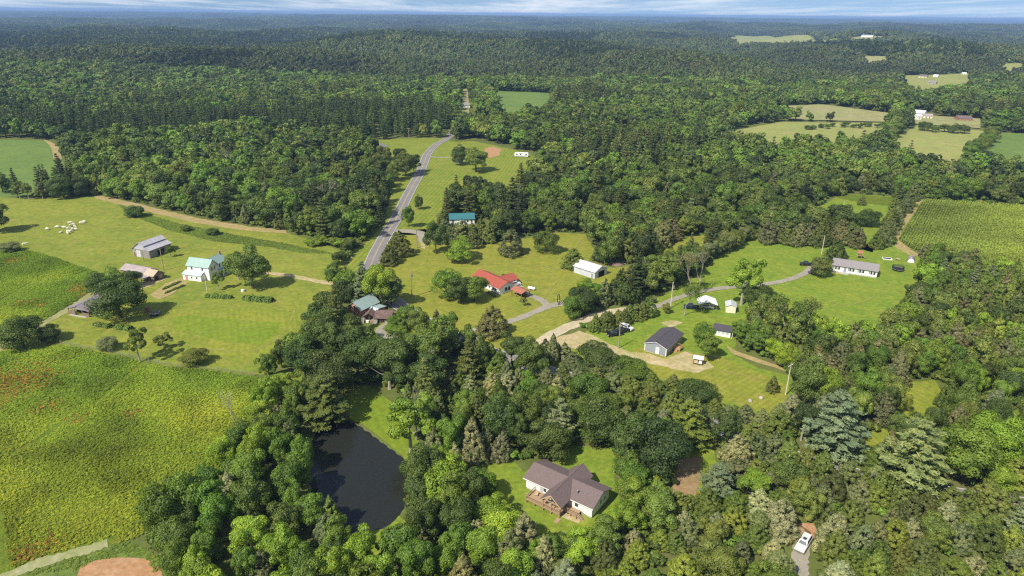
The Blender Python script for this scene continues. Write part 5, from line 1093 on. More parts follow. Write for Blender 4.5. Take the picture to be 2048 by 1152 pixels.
h.walls('brown_board', 0, 3.9, 1.6, 6.4, -0.1, 2.2, 1.2, axis='y', name='wall'); h.roof('brown_roof', 0, 3.9, 0.3, 6.4, 2.2, 1.2, axis='y', ov=0.4, og=0.4)
h.walls('brown_board', 4.4, 9.0, 4.2, 6.8, -0.1, 2.0, name='rear_wall'); h.roof('brown_roof', 4.2, 9.4, 0.0, 7.0, 1.95, 1.3, ov=0.45, og=0.5, name='open_roof')
h.part('interior_shade_panel', 'inside_shade_and_soil', MB().box(4.5, 4.1, 0, 8.9, 4.18, 1.9)); h.posts('brown_board', [(4.4, 0.1), (5.9, 0.1), (7.4, 0.1), (9.0, 0.1), (0.2, 0.4), (2.0, 0.4), (3.7, 0.4)], -0.05, 2.05, 0.1)  # a near-black sheet paints the shade inside the open bay
h.part('leaning_board', 'barn_board', MB().slab((-0.9, -0.4, 0.0), (0.3, -0.5, 0.0), (0.4, 0.2, 1.9), (-0.8, 0.3, 1.8), 0.06)); h.part('leaning_board', 'barn_board', MB().slab((3.4, -0.6, 0.0), (5.0, -0.6, 0.0), (5.0, 0.0, 1.8), (3.5, 0.0, 1.9), 0.06))
for i, (x, y, mt, lab) in enumerate(((1.4, 0.2, 'white_trim', 'white bin under the eave of the old shed'), (2.6, 0.6, 'tan_tarp', 'tan crate under the eave of the old shed'), (6.3, 1.2, 'tan_tarp', 'tan crate inside the open old shed'), (7.8, 0.7, 'white_trim', 'white bin at the corner of the old shed'), (-1.8, -0.4, 'door_grey', 'grey covered barrow beside the brick gable'))):
    c, s_ = math.cos(h.th), math.sin(h.th); o = h.root.location; e = empty('storage_bin', (o.x+c*x-s_*y, o.y+s_*x+c*y, 0), h.th+0.2*i, lab, 'bin', 'clutter at the old shed')
    MB().prism([(-0.4, 0), (0.4, 0), (0.5, 0.7), (-0.5, 0.7)], 'y', -0.35, 0.35).build('tub', mt, e); MB().box(-0.54, -0.4, 0.7, 0.54, 0.4, 0.78).build('lid', mt, e)

# --- barns of the farm
h = House('barn', (267,512), (298,518), 'tall grey barn with two-tier tin roof in the pasture', 'barn', ang=-20); W, L = 9.4, 12.0
h.walls('barn_board', 0, W, 0, L, -0.1, 3.6, 0.0, axis='x', name='wall'); h.part('gable_wall', 'tin', MB().prism([(0, 3.6), (W, 3.6), (W-2.8, 4.9), (4.4, 6.4), (1.2, 4.4)], 'y', 0.02, L-0.02))
h.part('roof', 'tin_y', MB().slab((0.9, L+0.4, 4.35), (0.9, -0.4, 4.35), (4.4, -0.4, 6.55), (4.4, L+0.4, 6.55), -0.1).slab((6.9, -0.4, 5.15), (6.9, L+0.4, 5.15), (4.4, L+0.4, 6.55), (4.4, -0.4, 6.55), -0.1))
h.part('lower_roof', 'tin_y', MB().slab((W+0.5, -0.5, 3.45), (W+0.5, L+0.5, 3.45), (6.3, L+0.5, 4.75), (6.3, -0.5, 4.75), -0.1)); h.part('side_roof', 'weathered_tin', MB().slab((-0.5, L+0.4, 3.3), (-0.5, -0.4, 3.3), (1.3, -0.4, 4.25), (1.3, L+0.4, 4.25), -0.1))
h.opening('door', 'f', 0, 1.1, 0.0, 1.1, 2.2, frame='white_trim', pane='door_brown', sub='panel'); h.opening('door', 'f', 0, 3.4, 0.0, 2.0, 2.8, frame='white_trim', pane='bright_tin', sub='panel')
h.part('lean_opening_shade', 'inside_shade_and_soil', MB().box(W+0.0, 4.5, 0.0, W+0.04, 8.0, 2.4)); h.posts('barn_board', [(W+0.1, 0.2), (W+0.1, 4.2), (W+0.1, 8.3), (W+0.1, L-0.2)], 0, 3.4, 0.09)  # flat dark plate on the wall stands for shade in the opening
h = House('low_barn', (243,549), (292,559), 'long low weathered barn with sagging tin roof behind the garden', 'barn', ang=-22); L = h.len
h.walls('brown_board', 0, L, 0, 6.0, -0.1, 2.3, 1.3); h.roof('weathered_tin', 0, L, 0, 6.0, 2.3, 1.3, ov=0.4, og=0.3)
h.walls('brown_board', L+0.3, L+5.2, -0.8, 4.2, -0.1, 2.4, 1.5, name='shed_wall'); h.roof('straw_tin', L+0.3, L+5.2, -0.8, 4.2, 2.4, 1.5, ov=0.4, og=0.3, name='shed_roof')
h.shed_roof('weathered_tin', L-1.0, L+3.4, -3.4, -0.7, 1.7, 2.35, name='lean_roof'); h.part('roof_patch', 'deep_teal_metal', MB().slab((L-1.0, -3.45, 1.86), (L+1.1, -3.45, 1.86), (L+1.1, -2.6, 2.07), (L-1.0, -2.6, 2.07), -0.03)); h.posts('brown_board', [(L-0.9, -3.2), (L+1.2, -3.2), (L+3.2, -3.2)], 0, 1.8, 0.09)
h.opening('window', 'r', L+5.2, 2.6, 0.9, 1.0, 1.1, frame='straw_tin', pane='straw_tin', sub='hatch'); h.part('doorway_shade', 'inside_shade_and_soil', MB().box(L+5.2, -0.2, 0, L+5.24, 1.2, 1.9)); h.part('doorway_shade', 'inside_shade_and_soil', MB().box(4.5, -0.04, 0.6, 6.4, -0.01, 1.9))  # doorways are dark plates with the inner shade painted in
h = House('tractor_shed', (138,628), (180,634), 'open-fronted shed with plum-grey tin roof under the broad tree', 'shed', ang=-17); W, L = 9.2, 12.0
h.walls('brown_board', 0.1, W-0.1, 3.0, L, -0.1, 2.3, 1.35, axis='y'); h.roof('plum_tin', 0, W, 0, L, 2.35, 1.4, axis='y', ov=0.4, og=0.4)
h.part('gable_boards', 'barn_board', MB().prism([(0.4, 2.3), (W-0.4, 2.3), (W/2, 3.5)], 'y', 0.0, 0.1)); h.part('front_panel', 'brown_board', MB().box(0.1, 0.0, 0, 2.9, 0.1, 1.5).box(6.4, 0, 0, 9.1, 0.1, 1.4)); h.part('interior_shade_panel', 'inside_shade_and_soil', MB().box(0.2, 2.9, 0, W-0.2, 2.98, 2.25)); h.posts('brown_board', [(0.1, 0.1), (3.0, 0.1), (6.3, 0.1), (9.1, 0.1)], 0, 2.35, 0.11); h.part('concrete_apron', 'concrete', MB().box(1.0, -0.9, 0, 8.5, -0.1, 0.14))  # near-black panel before the back wall imitates the shed's inner shade
h = House('metal_barn', (1170,552), (1186,558), 'metal barn with pale tin roof half hidden by the hedgerow', 'barn', ang=-44); 
h.walls('bright_tin', -6.0, 5.0, 0, 8.2, -0.1, 2.9, 1.6); h.roof('bright_tin', -6.0, 5.0, 0, 8.2, 2.9, 1.6, ov=0.4, og=0.3); h.shed_roof('tin', -8.6, -6.2, 0.6, 8.0, 2.5, 2.7, name='lean_roof'); h.posts('barn_board', [(-8.4, 0.8), (-8.4, 7.8)], 0, 2.5); h.part('doorway_shade', 'inside_shade_and_soil', MB().box(5.0, 2.4, 0, 5.04, 6.4, 2.5)); h.opening('door', 'f', 0, 3.6, 0, 1.0, 2.1, sub='panel', pane='door_grey')  # barn doorway is a plate coloured like the shade within

# --- sheds round the new house
h = House('canopy_carport', (1397,621), (1433,623), 'white metal canopy carport with a car beneath', 'carport'); 
h.roof('white_metal', 0, 6.4, 0, 6.0, 2.5, 1.0, axis='y', ov=0.25, og=0.2); h.part('gable_panel', 'white_metal', MB().prism([(0.1, 2.5), (6.3, 2.5), (3.2, 3.45)], 'y', 5.9, 5.98)); h.part('gable_frame', 'steel', MB().box(0.0, -0.02, 2.42, 6.4, 0.06, 2.54))
h.posts('steel', [(0.1, 0.1), (6.3, 0.1), (0.1, 2.9), (6.3, 2.9), (0.1, 5.9), (6.3, 5.9)], 0, 2.5, 0.06)
h = House('garden_shed', (1451,625), (1468,627), 'cream shed with pale grey roof next to the white canopy', 'shed', ang=-14); h.walls('cream', 0, 3.4, 0, 4.4, -0.05, 2.5, 0.7, axis='y'); h.roof('bright_tin', 0, 3.4, 0, 4.4, 2.5, 0.7, axis='y', ov=0.25, og=0.25); h.opening('door', 'f', 0, 1.7, 0.05, 1.4, 1.9, sub='panel', pane='cream')
h = House('long_shed', (1427,670), (1457,677), 'white lean-to shed with dark roof between the green trees', 'shed', ang=-24); h.walls('white_siding', 0.5, 5.4, 0, 2.8, -0.05, 2.0); h.shed_roof('dark_shingle', -0.6, 6.2, -0.5, 3.2, 2.25, 3.0); h.part('rear_wall', 'white_siding', MB().prism([(2.0, 2.0), (2.8, 2.0), (2.8, 2.85), (2.0, 2.7)], 'x', 0.5, 5.4)); 
for u in (1.6, 3.0, 4.3): h.opening('window', 'f', 0, u, 1.1, 0.7, 0.6, pane='grey_trim')
h.posts('white_trim', [(6.0, -0.3), (6.0, 2.9), (-0.4, -0.3)], 0, 2.25, 0.07)
h = House('lumber_rack', (1386,729), (1401,731), 'small open rack with white roof on the sandy lot', 'shed', ang=-20); h.shed_roof('white_metal', -0.2, 2.9, -0.2, 1.8, 2.1, 2.4); h.posts('brown_board', [(0.05, 0.05), (2.6, 0.05), (0.05, 1.5), (2.6, 1.5)], 0, 2.15, 0.07); h.part('shelf', 'brown_board', MB().box(0, 0, 0.5, 2.7, 1.5, 0.58)); h.part('stored_boards', 'pale_wood', MB().box(0.1, 0.2, 0.58, 1.3, 1.4, 1.5)); h.part('tarp', 'white_trim', MB().prism([(1.5, 0.6), (2.6, 0.6), (2.4, 1.5), (1.7, 1.6)], 'y', 0.1, 1.4))
h = House('teal_roof_house', (900,449), (950,446), 'teal-roofed house among dark cedars', 'house', ang=8); h.walls('white_siding', 0, 12.5, 0, 8, -0.05, 2.7, 1.8); h.roof('deep_teal_metal', 0, 12.5, 0, 8, 2.7, 1.8, ov=0.5, og=0.4); h.walls('white_siding', 4.2, 7.2, -1.4, 0.2, -0.05, 2.3, 0.8, axis='y', name='porch_wall'); h.roof('deep_teal_metal', 4.2, 7.2, -1.4, 1.5, 2.3, 0.8, axis='y', ov=0.2, og=0.2, name='porch_roof'); [h.opening('window', 'f', 0, u, 1.0, 0.9, 1.2) for u in (1.6, 9.0, 11.0)]
# --- camper and far buildings
h = House('camper', (1030,314), (1057,315), 'white camper trailer parked at the edge of the woods', 'camper'); L = 10.0
h.part('body', 'white_metal', MB().prism([(0.0, 0.6), (L-0.3, 0.6), (L, 1.2), (L, 2.9), (L-0.5, 3.3), (0.3, 3.3), (-0.5, 2.6), (-0.6, 1.4)], 'y', 0, 2.5)); h.part('stripe', 'door_grey', MB().box(0.2, -0.02, 1.3, L-0.3, -0.005, 1.55)); h.part('hitch', 'steel', MB().tube([(-0.3, 1.25, 0.65), (-1.7, 1.25, 0.5)], 0.08, 5)); h.part('awning', 'white_trim', MB().tube([(2.6, -0.12, 3.05), (7.0, -0.12, 3.05)], 0.1, 6))
for u in (1.4, 4.2, 8.4): h.opening('window', 'f', 0, u, 1.8, 1.0, 0.8, frame='door_grey')
h.opening('door', 'f', 0, 6.2, 0.75, 0.75, 1.95, frame='grey_trim', sub='panel', pane='white_trim')
for x in (4.6, 5.6): h.part('wheel', 'rubber', MB().tube([(x, -0.05, 0.36), (x, 0.25, 0.36)], 0.36, 12))
def simple(name, A, B, W, hgt, rise, wall, roof, label, category='house', axis='x', wins=(), door=None, ang=None, group=None):
    h = House(name, A, B, label, category, ang, group); L = h.len
    h.walls(wall, 0, L, 0, W, -0.3, hgt, rise, axis=axis); h.roof(roof, 0, L, 0, W, hgt, rise, axis=axis, ov=0.4, og=0.35)
    for u in wins: h.opening('window', 'f', 0, L*u, hgt*0.38, min(1.0, L*0.12), hgt*0.42)
    if door is not None: h.opening('door', 'f', 0, L*door, 0.02, 0.95, 2.0, sub='panel', pane='door_brown')
    return h
simple('brick_cottage', (746,303), (768,304), 8, 3.0, 2.2, 'brick', 'grey_shingle', 'small brick cottage with a white gable among trees by the road', wins=(0.25, 0.75), door=0.5, axis='y').part('white_gable', 'white_siding', MB().prism([(0.3, 3.05), (7.5, 3.05), (3.9, 5.0)], 'y', -0.06, -0.01))
simple('tool_shed', (908,326), (922,327), 4, 2.2, 1.0, 'barn_board', 'plum_tin', 'small dark tool shed under the huge oak', 'shed', door=0.5)
simple('white_house', (926,216), (940,216), 9, 3.0, 2.0, 'white_siding', 'grey_shingle', 'white house in the narrow clearing beyond the road', wins=(0.3, 0.7))
simple('flat_shed', (646,206), (664,206), 10, 3.5, 0.8, 'white_siding', 'white_metal', 'white-roofed building deep in the woods', 'building', wins=(0.3, 0.7))
simple('grey_roof_shed', (1618,447), (1642,449), 7, 2.6, 1.6, 'grey_siding', 'grey_shingle', 'grey-roofed house hidden behind the cedar row', wins=(0.3, 0.7), door=0.5)
simple('equipment_barn', (1812,233), (1846,236), 16, 4.5, 2.5, 'white_siding', 'bright_tin', 'pale tin-roofed barn at the far fields', 'barn', door=0.5, wins=(0.2, 0.8))
simple('white_cottage', (1833,241), (1842,241), 10, 4.0, 2.0, 'white_siding', 'bright_tin', 'white block building beside the far tin barn', 'building', wins=(0.5,))
simple('tan_building', (1846,238), (1864,239), 9, 3.5, 1.6, 'cream', 'weathered_tin', 'tan low building right of the far tin barn', 'building', wins=(0.3, 0.7))
simple('brick_house', (1916,243), (1944,244), 12, 3.2, 2.2, 'brick', 'brown_shingle', 'brown-roofed house at the end of the far orchard row', wins=(0.2, 0.5, 0.8))
simple('cream_house', (1837,156), (1853,156), 10, 3.6, 2.6, 'cream', 'brown_shingle', 'cream house with brown roof in the far clearing', wins=(0.25, 0.75))
simple('white_garage', (1866,155), (1875,155), 9, 3.4, 1.6, 'white_siding', 'white_metal', 'white garage next to the cream house', 'garage', door=0.5)
simple('stone_house', (1854,169), (1871,169), 10, 3.4, 2.4, 'stone', 'grey_shingle', 'grey-roofed house in front of the cream house', wins=(0.25, 0.75))
simple('white_shed', (1925,150), (1933,150), 7, 3.0, 1.4, 'white_siding', 'white_metal', 'white shed at the far end of the clearing', 'shed', door=0.5)
simple('long_white_barn', (726,75), (746,75), 25, 6, 3, 'white_siding', 'bright_tin', 'long pale building on the horizon woods', 'building')
simple('pale_barn', (841,70), (849,70), 18, 6, 3, 'cream', 'rust_metal', 'small pale building in the distant woods', 'building')
simple('white_barn', (1776,108), (1783,108), 12, 5, 2.5, 'white_siding', 'white_metal', 'tiny white barn in the far woods', 'barn')
simple('white_hut', (1427,215), (1433,215), 5, 3.0, 1.2, 'white_siding', 'white_metal', 'tiny white hut in a gap of the woods', 'shed')
simple('farm_building', (1722,75), (1745,75), 25, 6, 3, 'white_siding', 'bright_tin', 'white farm building on the distant bare rise', 'building')
h = House('tarp_shelter', (1813,525), (1826,527), 'round-topped grey shelter at the edge of the ranch lawn', 'shelter'); arc = [(1.6-1.6*math.cos(a), 2.3*math.sin(a)) for a in np.linspace(0, math.pi, 9)]
h.part('cover', 'plum_tin', MB().prism(arc, 'y', 0.8, 4.5)); h.part('front_panel', 'white_trim', MB().prism([(0.3+0.8*x, 0.8*z) for x, z in arc], 'y', 0.6, 0.78)); h.part('front_frame', 'steel', MB().tube([(x, 0.5, z) for x, z in arc], 0.06, 5))

# --- vehicles
def car(name, px, py, heading, kind, mat, label, L=None, cat=None):
    x, y, z = at(px, py); L = L or (5.6 if kind == 'pickup' else 4.7); W = 1.95 if kind != 'sedan' else 1.8; e = empty(name, (x, y, 0.14), math.radians(heading), label, cat or ('pickup' if kind == 'pickup' else 'car'), 'parked vehicles')
    h0, hb = 0.35, (1.02 if kind != 'sedan' else 0.9); hl = L/2; hr = 1.85 if kind == 'pickup' else 1.75 if kind == 'suv' else 1.45
    body = MB().prism([(-hl, h0), (hl-0.1, h0), (hl, 0.6), (hl-0.08, hb-0.12), (hl-0.9, hb), (-hl+0.05, hb), (-hl, hb-0.15)], 'y', -W/2, W/2)
    if kind == 'pickup': c0, c1, r0, r1 = -0.75, 1.45, -0.6, 0.75
    elif kind == 'suv': c0, c1, r0, r1 = -hl+0.12, 1.15, -hl+0.45, 0.45
    else: c0, c1, r0, r1 = -1.5, 1.05, -0.95, 0.3
    b = body.build('body', mat, e)
    w1, w2 = W/2-0.06, W/2-0.25
    MB().hexa(((c0, -w1, hb), (c1, -w1, hb), (c1, w1, hb), (c0, w1, hb)), ((r0, -w2, hr), (r1, -w2, hr), (r1, w2, hr), (r0, w2, hr))).build('cabin', mat, e)
    k = 0.02; lo, hi = 0.12, 0.9
    def lerp(t, s): return (c0+(r0-c0)*t, c1+(r1-c1)*t, w1+(w2-w1)*t, hb+(hr-hb)*t)
    a0, a1, aw, az = lerp(lo, 0); b0, b1, bw, bz = lerp(hi, 0)
    MB().slab((a1+k, -aw+0.1, az), (a1+k, aw-0.1, az), (b1+k, bw-0.1, bz), (b1+k, -bw+0.1, bz), 0.02).build('windscreen', 'glass', e)
    MB().slab((a0-k, aw-0.1, az), (a0-k, -aw+0.1, az), (b0-k, -bw+0.1, bz), (b0-k, bw-0.1, bz), 0.02).build('rear_window', 'glass', e)
    for sg in (-1, 1): MB().slab((a0+0.2, sg*(aw+k), az), (a1-0.25, sg*(aw+k), az), (b1-0.12, sg*(bw+k), bz), (b0+0.12, sg*(bw+k), bz), 0.02*(1 if sg < 0 else -1)).build('side_window', 'glass', e)
    if kind == 'pickup': MB().box(-hl+0.15, -W/2+0.14, hb-0.02, c0-0.1, W/2-0.14, hb+0.012).build('bed', 'rubber', e)
    if kind == 'suv': MB().box(-0.7, -0.35, hr, 0.1, 0.35, hr+0.02).build('sunroof', 'glass', e)
    for xx in (-hl+0.95, hl-0.95):
        for sg in (-1, 1):
            w = MB().tube([(xx, sg*(W/2-0.2), 0.36), (xx, sg*(W/2+0.03), 0.36)], 0.37, 12).build('wheel', 'rubber', e); MB().tube([(xx, sg*(W/2+0.02), 0.36), (xx, sg*(W/2+0.045), 0.36)], 0.2, 8).build('rim', 'steel', w)
    for sg in (-1, 1):
        MB().box(hl-0.12, sg*0.7-0.2, 0.62, hl+0.02, sg*0.7+0.2, 0.8).build('headlight', 'lamp_glass', e); MB().box(-hl-0.02, sg*(W/2-0.18)-0.12, 0.65, -hl+0.1, sg*(W/2-0.18)+0.12, 0.9).build('tail_light', 'tail_glass', e)
    MB().box(hl-0.05, -W/2+0.05, 0.38, hl+0.06, W/2-0.05, 0.55).build('bumper', 'steel', e)
    return e
car('pickup_truck', 1606, 1093, -130, 'suv', 'white_paint', 'white pickup-sized vehicle with sunroof on the narrow gravel lane', 5.4, 'vehicle')
car('pickup_truck', 1229, 671, 200, 'pickup', 'black_paint', 'black pickup at the end of the short cedar row')
car('pickup_truck', 1243, 665, 205, 'pickup', 'black_paint', 'dark pickup between the black pickup and the white car')
car('parked_car', 1253, 659, -40, 'suv', 'white_paint', 'white car parked beside two dark pickups')
car('pickup_truck', 1382, 617, 175, 'pickup', 'navy_paint', 'navy pickup beside the white canopy')
car('parked_car', 1414, 617, -8, 'suv', 'silver_paint', 'silver car under the white canopy')
car('pickup_truck', 1612, 531, 170, 'pickup', 'black_paint', 'black pickup at the top of the ranch driveway')
car('parked_car', 1627, 547, 20, 'sedan', 'blue_paint', 'blue car half under the round tree at the ranch house')
car('parked_car', 1034, 579, 30, 'sedan', 'silver_paint', 'silver car at the gable of the red-roofed house')
car('parked_car', 1030, 571, 20, 'suv', 'white_paint', 'white car behind the gable of the red-roofed house')
car('parked_car', 704, 319, 10, 'sedan', 'black_paint', 'black car among the trees near the brick cottage')

# --- smaller things
def spot(name, px, py, rz, label, category, group=None, z=0.05):
    x, y, _ = at(px, py); return empty(name, (x, y, z), math.radians(rz), label, category, group)
e = spot('propane_tank', 1063, 580, -25, 'white propane tank on the lawn by the red-roofed house', 'tank'); MB().tube([(-1.6, 0, 0.75), (-1.45, 0, 0.75), (-1.1, 0, 0.75), (1.1, 0, 0.75), (1.45, 0, 0.75), (1.6, 0, 0.75)], [0.12, 0.42, 0.55, 0.55, 0.42, 0.12], 12).build('vessel', 'white_metal', e, True); [MB().box(a-0.12, -0.4, 0, a+0.12, 0.4, 0.35).build('saddle', 'concrete', e) for a in (-0.9, 0.9)]; MB().lathe([(0.2, 1.25), (0.2, 1.45), (0.1, 1.5)], 10).build('valve_dome', 'white_metal', e)
e = spot('propane_tank', 1468, 550, 10, 'small white tank on the lawn left of the tall airy tree', 'tank'); MB().tube([(-1.3, 0, 0.6), (-1.1, 0, 0.6), (1.1, 0, 0.6), (1.3, 0, 0.6)], [0.15, 0.42, 0.42, 0.15], 10).build('vessel', 'white_metal', e, True); [MB().box(a-0.1, -0.3, 0, a+0.1, 0.3, 0.3).build('saddle', 'concrete', e) for a in (-0.7, 0.7)]
def trampoline(px, py, r, net, label):
    e = spot('trampoline', px, py, 0, label, 'trampoline'); ring = [(r*math.cos(a), r*math.sin(a), 0.85) for a in np.linspace(0, 2*math.pi, 25)]
    MB().tube(ring, 0.1, 6, False).build('frame', 'steel', e); MB().lathe([(r*0.97, 0.80), (r*0.97, 0.84)], 24).build('mat', 'net_black', e)
    for k in range(6):
        a = k*math.pi/3; MB().tube([(r*math.cos(a), r*math.sin(a), 0), (r*math.cos(a), r*math.sin(a), 0.85)], 0.05, 5).build('leg', 'steel', e)
        if net: MB().tube([(r*1.02*math.cos(a), r*1.02*math.sin(a), 0.85), (r*1.02*math.cos(a), r*1.02*math.sin(a), 2.4)], 0.05, 5).build('net_pole', 'net_black', e)
    if net:
        mb = MB(); n = 60
        for k in range(n): a = 2*math.pi*k/n; mb.tube([(r*math.cos(a), r*math.sin(a), 0.9), (r*math.cos(a), r*math.sin(a), 1.9)], 0.05, 3, False)
        for z in (1.1, 1.3, 1.5, 1.7, 1.9): mb.tube([(p[0], p[1], z) for p in ring], 0.04, 3, False)
        mb.build('safety_net', 'net_black', e)
trampoline(1795, 541, 2.3, True, 'black netted trampoline right of the white ranch house')
e = spot('trampoline', 1117, 608, 75, 'black trampoline tipped on edge against the hedgerow', 'trampoline'); ring = [(1.9*math.cos(a), 0.25*math.sin(a), 1.9+1.85*math.sin(a)) for a in np.linspace(0, 2*math.pi, 25)]; MB().tube(ring, 0.16, 6, False).build('frame', 'net_black', e); [MB().tube([(1.9*math.cos(a), 0.25*math.sin(a), 1.9+1.85*math.sin(a)), (1.9*math.cos(a), 1.0, 1.9+1.85*math.sin(a))], 0.05, 5).build('leg', 'steel', e) for a in (0.6, 2.5, 3.7, 5.6)]
e = spot('utility_trailer', 1300, 604, 160, 'low black trailer on the grass above the lane', 'trailer'); MB().box(-2.2, -0.9, 0.45, 2.2, 0.9, 0.58).build('bed', 'net_black', e); [MB().box(-2.2, s*0.9-0.04, 0.58, 2.2, s*0.9+0.04, 0.95).build('side_rail', 'net_black', e) for s in (-1, 1)]; MB().box(-2.25, -0.9, 0.58, -2.15, 0.9, 1.6).build('tail_ramp', 'net_black', e); MB().tube([(2.2, 0, 0.5), (3.3, 0, 0.45)], 0.06, 5).build('tongue', 'steel', e); [MB().tube([(-0.2, s*0.95, 0.34), (-0.2, s*1.15, 0.34)], 0.34, 12).build('wheel', 'rubber', e) for s in (-1, 1)]
e = spot('play_tower', 1718, 516, -20, 'wooden play tower behind the white ranch house', 'play tower'); [MB().box(a-0.07, b-0.07, 0, a+0.07, b+0.07, 2.6).build('post', 'deck_wood', e) for a in (-0.9, 0.9) for b in (-0.9, 0.9)]; MB().box(-1, -1, 1.2, 1, 1, 1.32).build('platform', 'deck_wood', e); MB().slab((-1.2, -1.2, 2.5), (1.2, -1.2, 2.5), (1.2, 0, 3.4), (-1.2, 0, 3.4), -0.06).slab((1.2, 1.2, 2.5), (-1.2, 1.2, 2.5), (-1.2, 0, 3.4), (1.2, 0, 3.4), -0.06).build('roof', 'rust_metal', e); MB().slab((1.0, -0.4, 1.25), (3.2, -0.4, 0.1), (3.2, 0.4, 0.1), (1.0, 0.4, 1.25), -0.05).build('slide', 'tan_tarp', e)
e = spot('raised_bed', 1774, 518, -15, 'white framed raised bed on the ranch lawn', 'garden bed'); [MB().box(*b).build('board', 'white_trim', e) for b in ((-1.9, -1.3, 0, 1.9, -1.1, 0.35), (-1.9, 1.1, 0, 1.9, 1.3, 0.35), (-1.9, -1.1, 0, -1.7, 1.1, 0.35), (1.7, -1.1, 0, 1.9, 1.1, 0.35))]; MB().box(-1.7, -1.1, 0, 1.7, 1.1, 0.22).build('soil', 'inside_shade_and_soil', e)  # dark soil, sharing the colour of the painted indoor shade
e = spot('picnic_table', 1795, 520, 10, 'small pale wooden table right of the raised bed', 'table'); MB().box(-0.9, -0.4, 0.68, 0.9, 0.4, 0.76).build('table_top', 'pale_wood', e); [MB().box(-0.9, s*0.75-0.14, 0.4, 0.9, s*0.75+0.14, 0.46).build('bench', 'pale_wood', e) for s in (-1, 1)]; [MB().tube([(a, -0.8, 0), (a, 0, 0.7), (a, 0.8, 0)], 0.05, 4).build('trestle', 'pale_wood', e) for a in (-0.6, 0.6)]
e = spot('debris_pile', 1757, 497, 0, 'heap of pale brush at the foot of the fencerow', 'brush pile'); mb = MB(); rr = random.Random(5)
for _ in range(40): a = rr.uniform(0, 6.28); c = Vector((rr.gauss(0, 0.9), rr.gauss(0, 0.6), rr.uniform(0.1, 0.7))); d = Vector((math.cos(a), math.sin(a), rr.uniform(-0.3, 0.3)))*rr.uniform(0.5, 1.2); mb.tube([c-d, c+d], 0.05, 4)
mb.build('branches', 'pale_wood', e); MB().lathe([(1.4, 0.0), (1.0, 0.3), (0.4, 0.5)], 9).build('core', 'dead_wood', e)
e = spot('brush_pile', 1232+0, 528, 0, 'low brown brush heap right of the metal barn', 'brush pile'); mb = MB()
for _ in range(60): a = rr.uniform(0, 6.28); c = Vector((rr.gauss(0, 2.6), rr.gauss(0, 1.0), rr.uniform(0.1, 0.9))); d = Vector((math.cos(a), math.sin(a), rr.uniform(-0.3, 0.3)))*rr.uniform(0.6, 1.6); mb.tube([c-d, c+d], 0.08, 4)
mb.build('branches', 'dead_wood', e); MB().lathe([(3.2, 0.0), (2.4, 0.4), (0.8, 0.7)], 10).build('core', 'brown_board', e)
e = spot('old_wagon', 311, 631, 10, 'dark wagon at the edge of the broad tree shade', 'wagon'); MB().box(-1.5, -0.9, 0.6, 1.5, 0.9, 0.75).build('bed', 'barn_board', e); [MB().box(-1.5, s*0.9-0.05, 0.75, 1.5, s*0.9+0.05, 1.3).build('side', 'barn_board', e) for s in (-1, 1)]; [MB().tube([(a, s*0.92, 0.45), (a, s*1.04, 0.45)], 0.45, 12).build('wheel', 'rubber', e) for a in (-0.95, 0.95) for s in (-1, 1)]
e = spot('rusty_cabinet', 296, 625, 10, 'rust-brown box standing in the broad tree shade', 'cabinet'); MB().box(-0.7, -0.5, 0.15, 0.7, 0.5, 2.0).build('case', 'rust_metal', e); MB().box(-0.6, -0.54, 0.3, 0.6, -0.5, 1.85).build('door', 'door_brown', e); [MB().box(a-0.06, -0.4, 0, a+0.06, 0.4, 0.15).build('foot', 'steel', e) for a in (-0.6, 0.6)]
e = spot('mailbox', 688, 563, 0, 'white mailbox on a post at the farm driveway', 'mailbox'); MB().box(-0.06, -0.06, 0, 0.06, 0.06, 1.0).build('post', 'pole_pale', e); MB().prism([(-0.22, 1.0), (0.22, 1.0), (0.22, 1.3), (0.12, 1.45), (-0.12, 1.45), (-0.22, 1.3)], 'y', -0.35, 0.35).build('box', 'white_metal', e)
e = spot('well_cover', 486, 583, 0, 'white round well cover beside the clipped hedges', 'well cover'); MB().lathe([(0.7, 0), (0.7, 0.7), (0.5, 0.85)], 12).build('drum', 'white_trim', e); MB().lathe([(0.2, 0.85), (0.2, 1.1)], 8).build('cap', 'concrete', e)
e = spot('dirt_heap', 1596, 1068, 0, 'brown heap of clay above the white vehicle', 'clay heap'); V = []; 
mb = MB(); rr = random.Random(9); mb.lathe([(2.6, -0.1), (2.2, 0.5), (1.5, 1.1), (0.7, 1.45), (0.1, 1.55)], 14); mb.v = [(x*(1+rr.uniform(-.16, .16)), y*(1+rr.uniform(-.16, .16)), z*(1+rr.uniform(-.2, .2))) for x, y, z in mb.v]; M['heap'] = M['mud']; mb.build('mound', 'heap', e, True); mb2 = MB().lathe([(1.1, -0.1), (0.8, 0.5), (0.3, 0.8)], 10, (-2.6, 1.2)); mb2.build('small_mound', 'clay', e, True)
for i, (px, py, lab) in enumerate(((1500, 803, 'pale boulder at the lower edge of the dry lawn'), (1522, 797, 'whitish boulder beside the pale boulder on the dry lawn'))):
    mb = MB().lathe([(0.7, -0.1), (0.65, 0.3), (0.4, 0.6), (0.1, 0.7)], 9); mb.v = [(x*(1+rr.uniform(-.2, .2)), y*(1+rr.uniform(-.2, .2)), z) for x, y, z in mb.v]; o = mb.build('boulder', 'stone' if i == 0 else 'concrete', None, True, loc=(*at(px, py)[:2], 0.05)); tag(o, lab, 'boulder', 'boulders on the dry lawn')

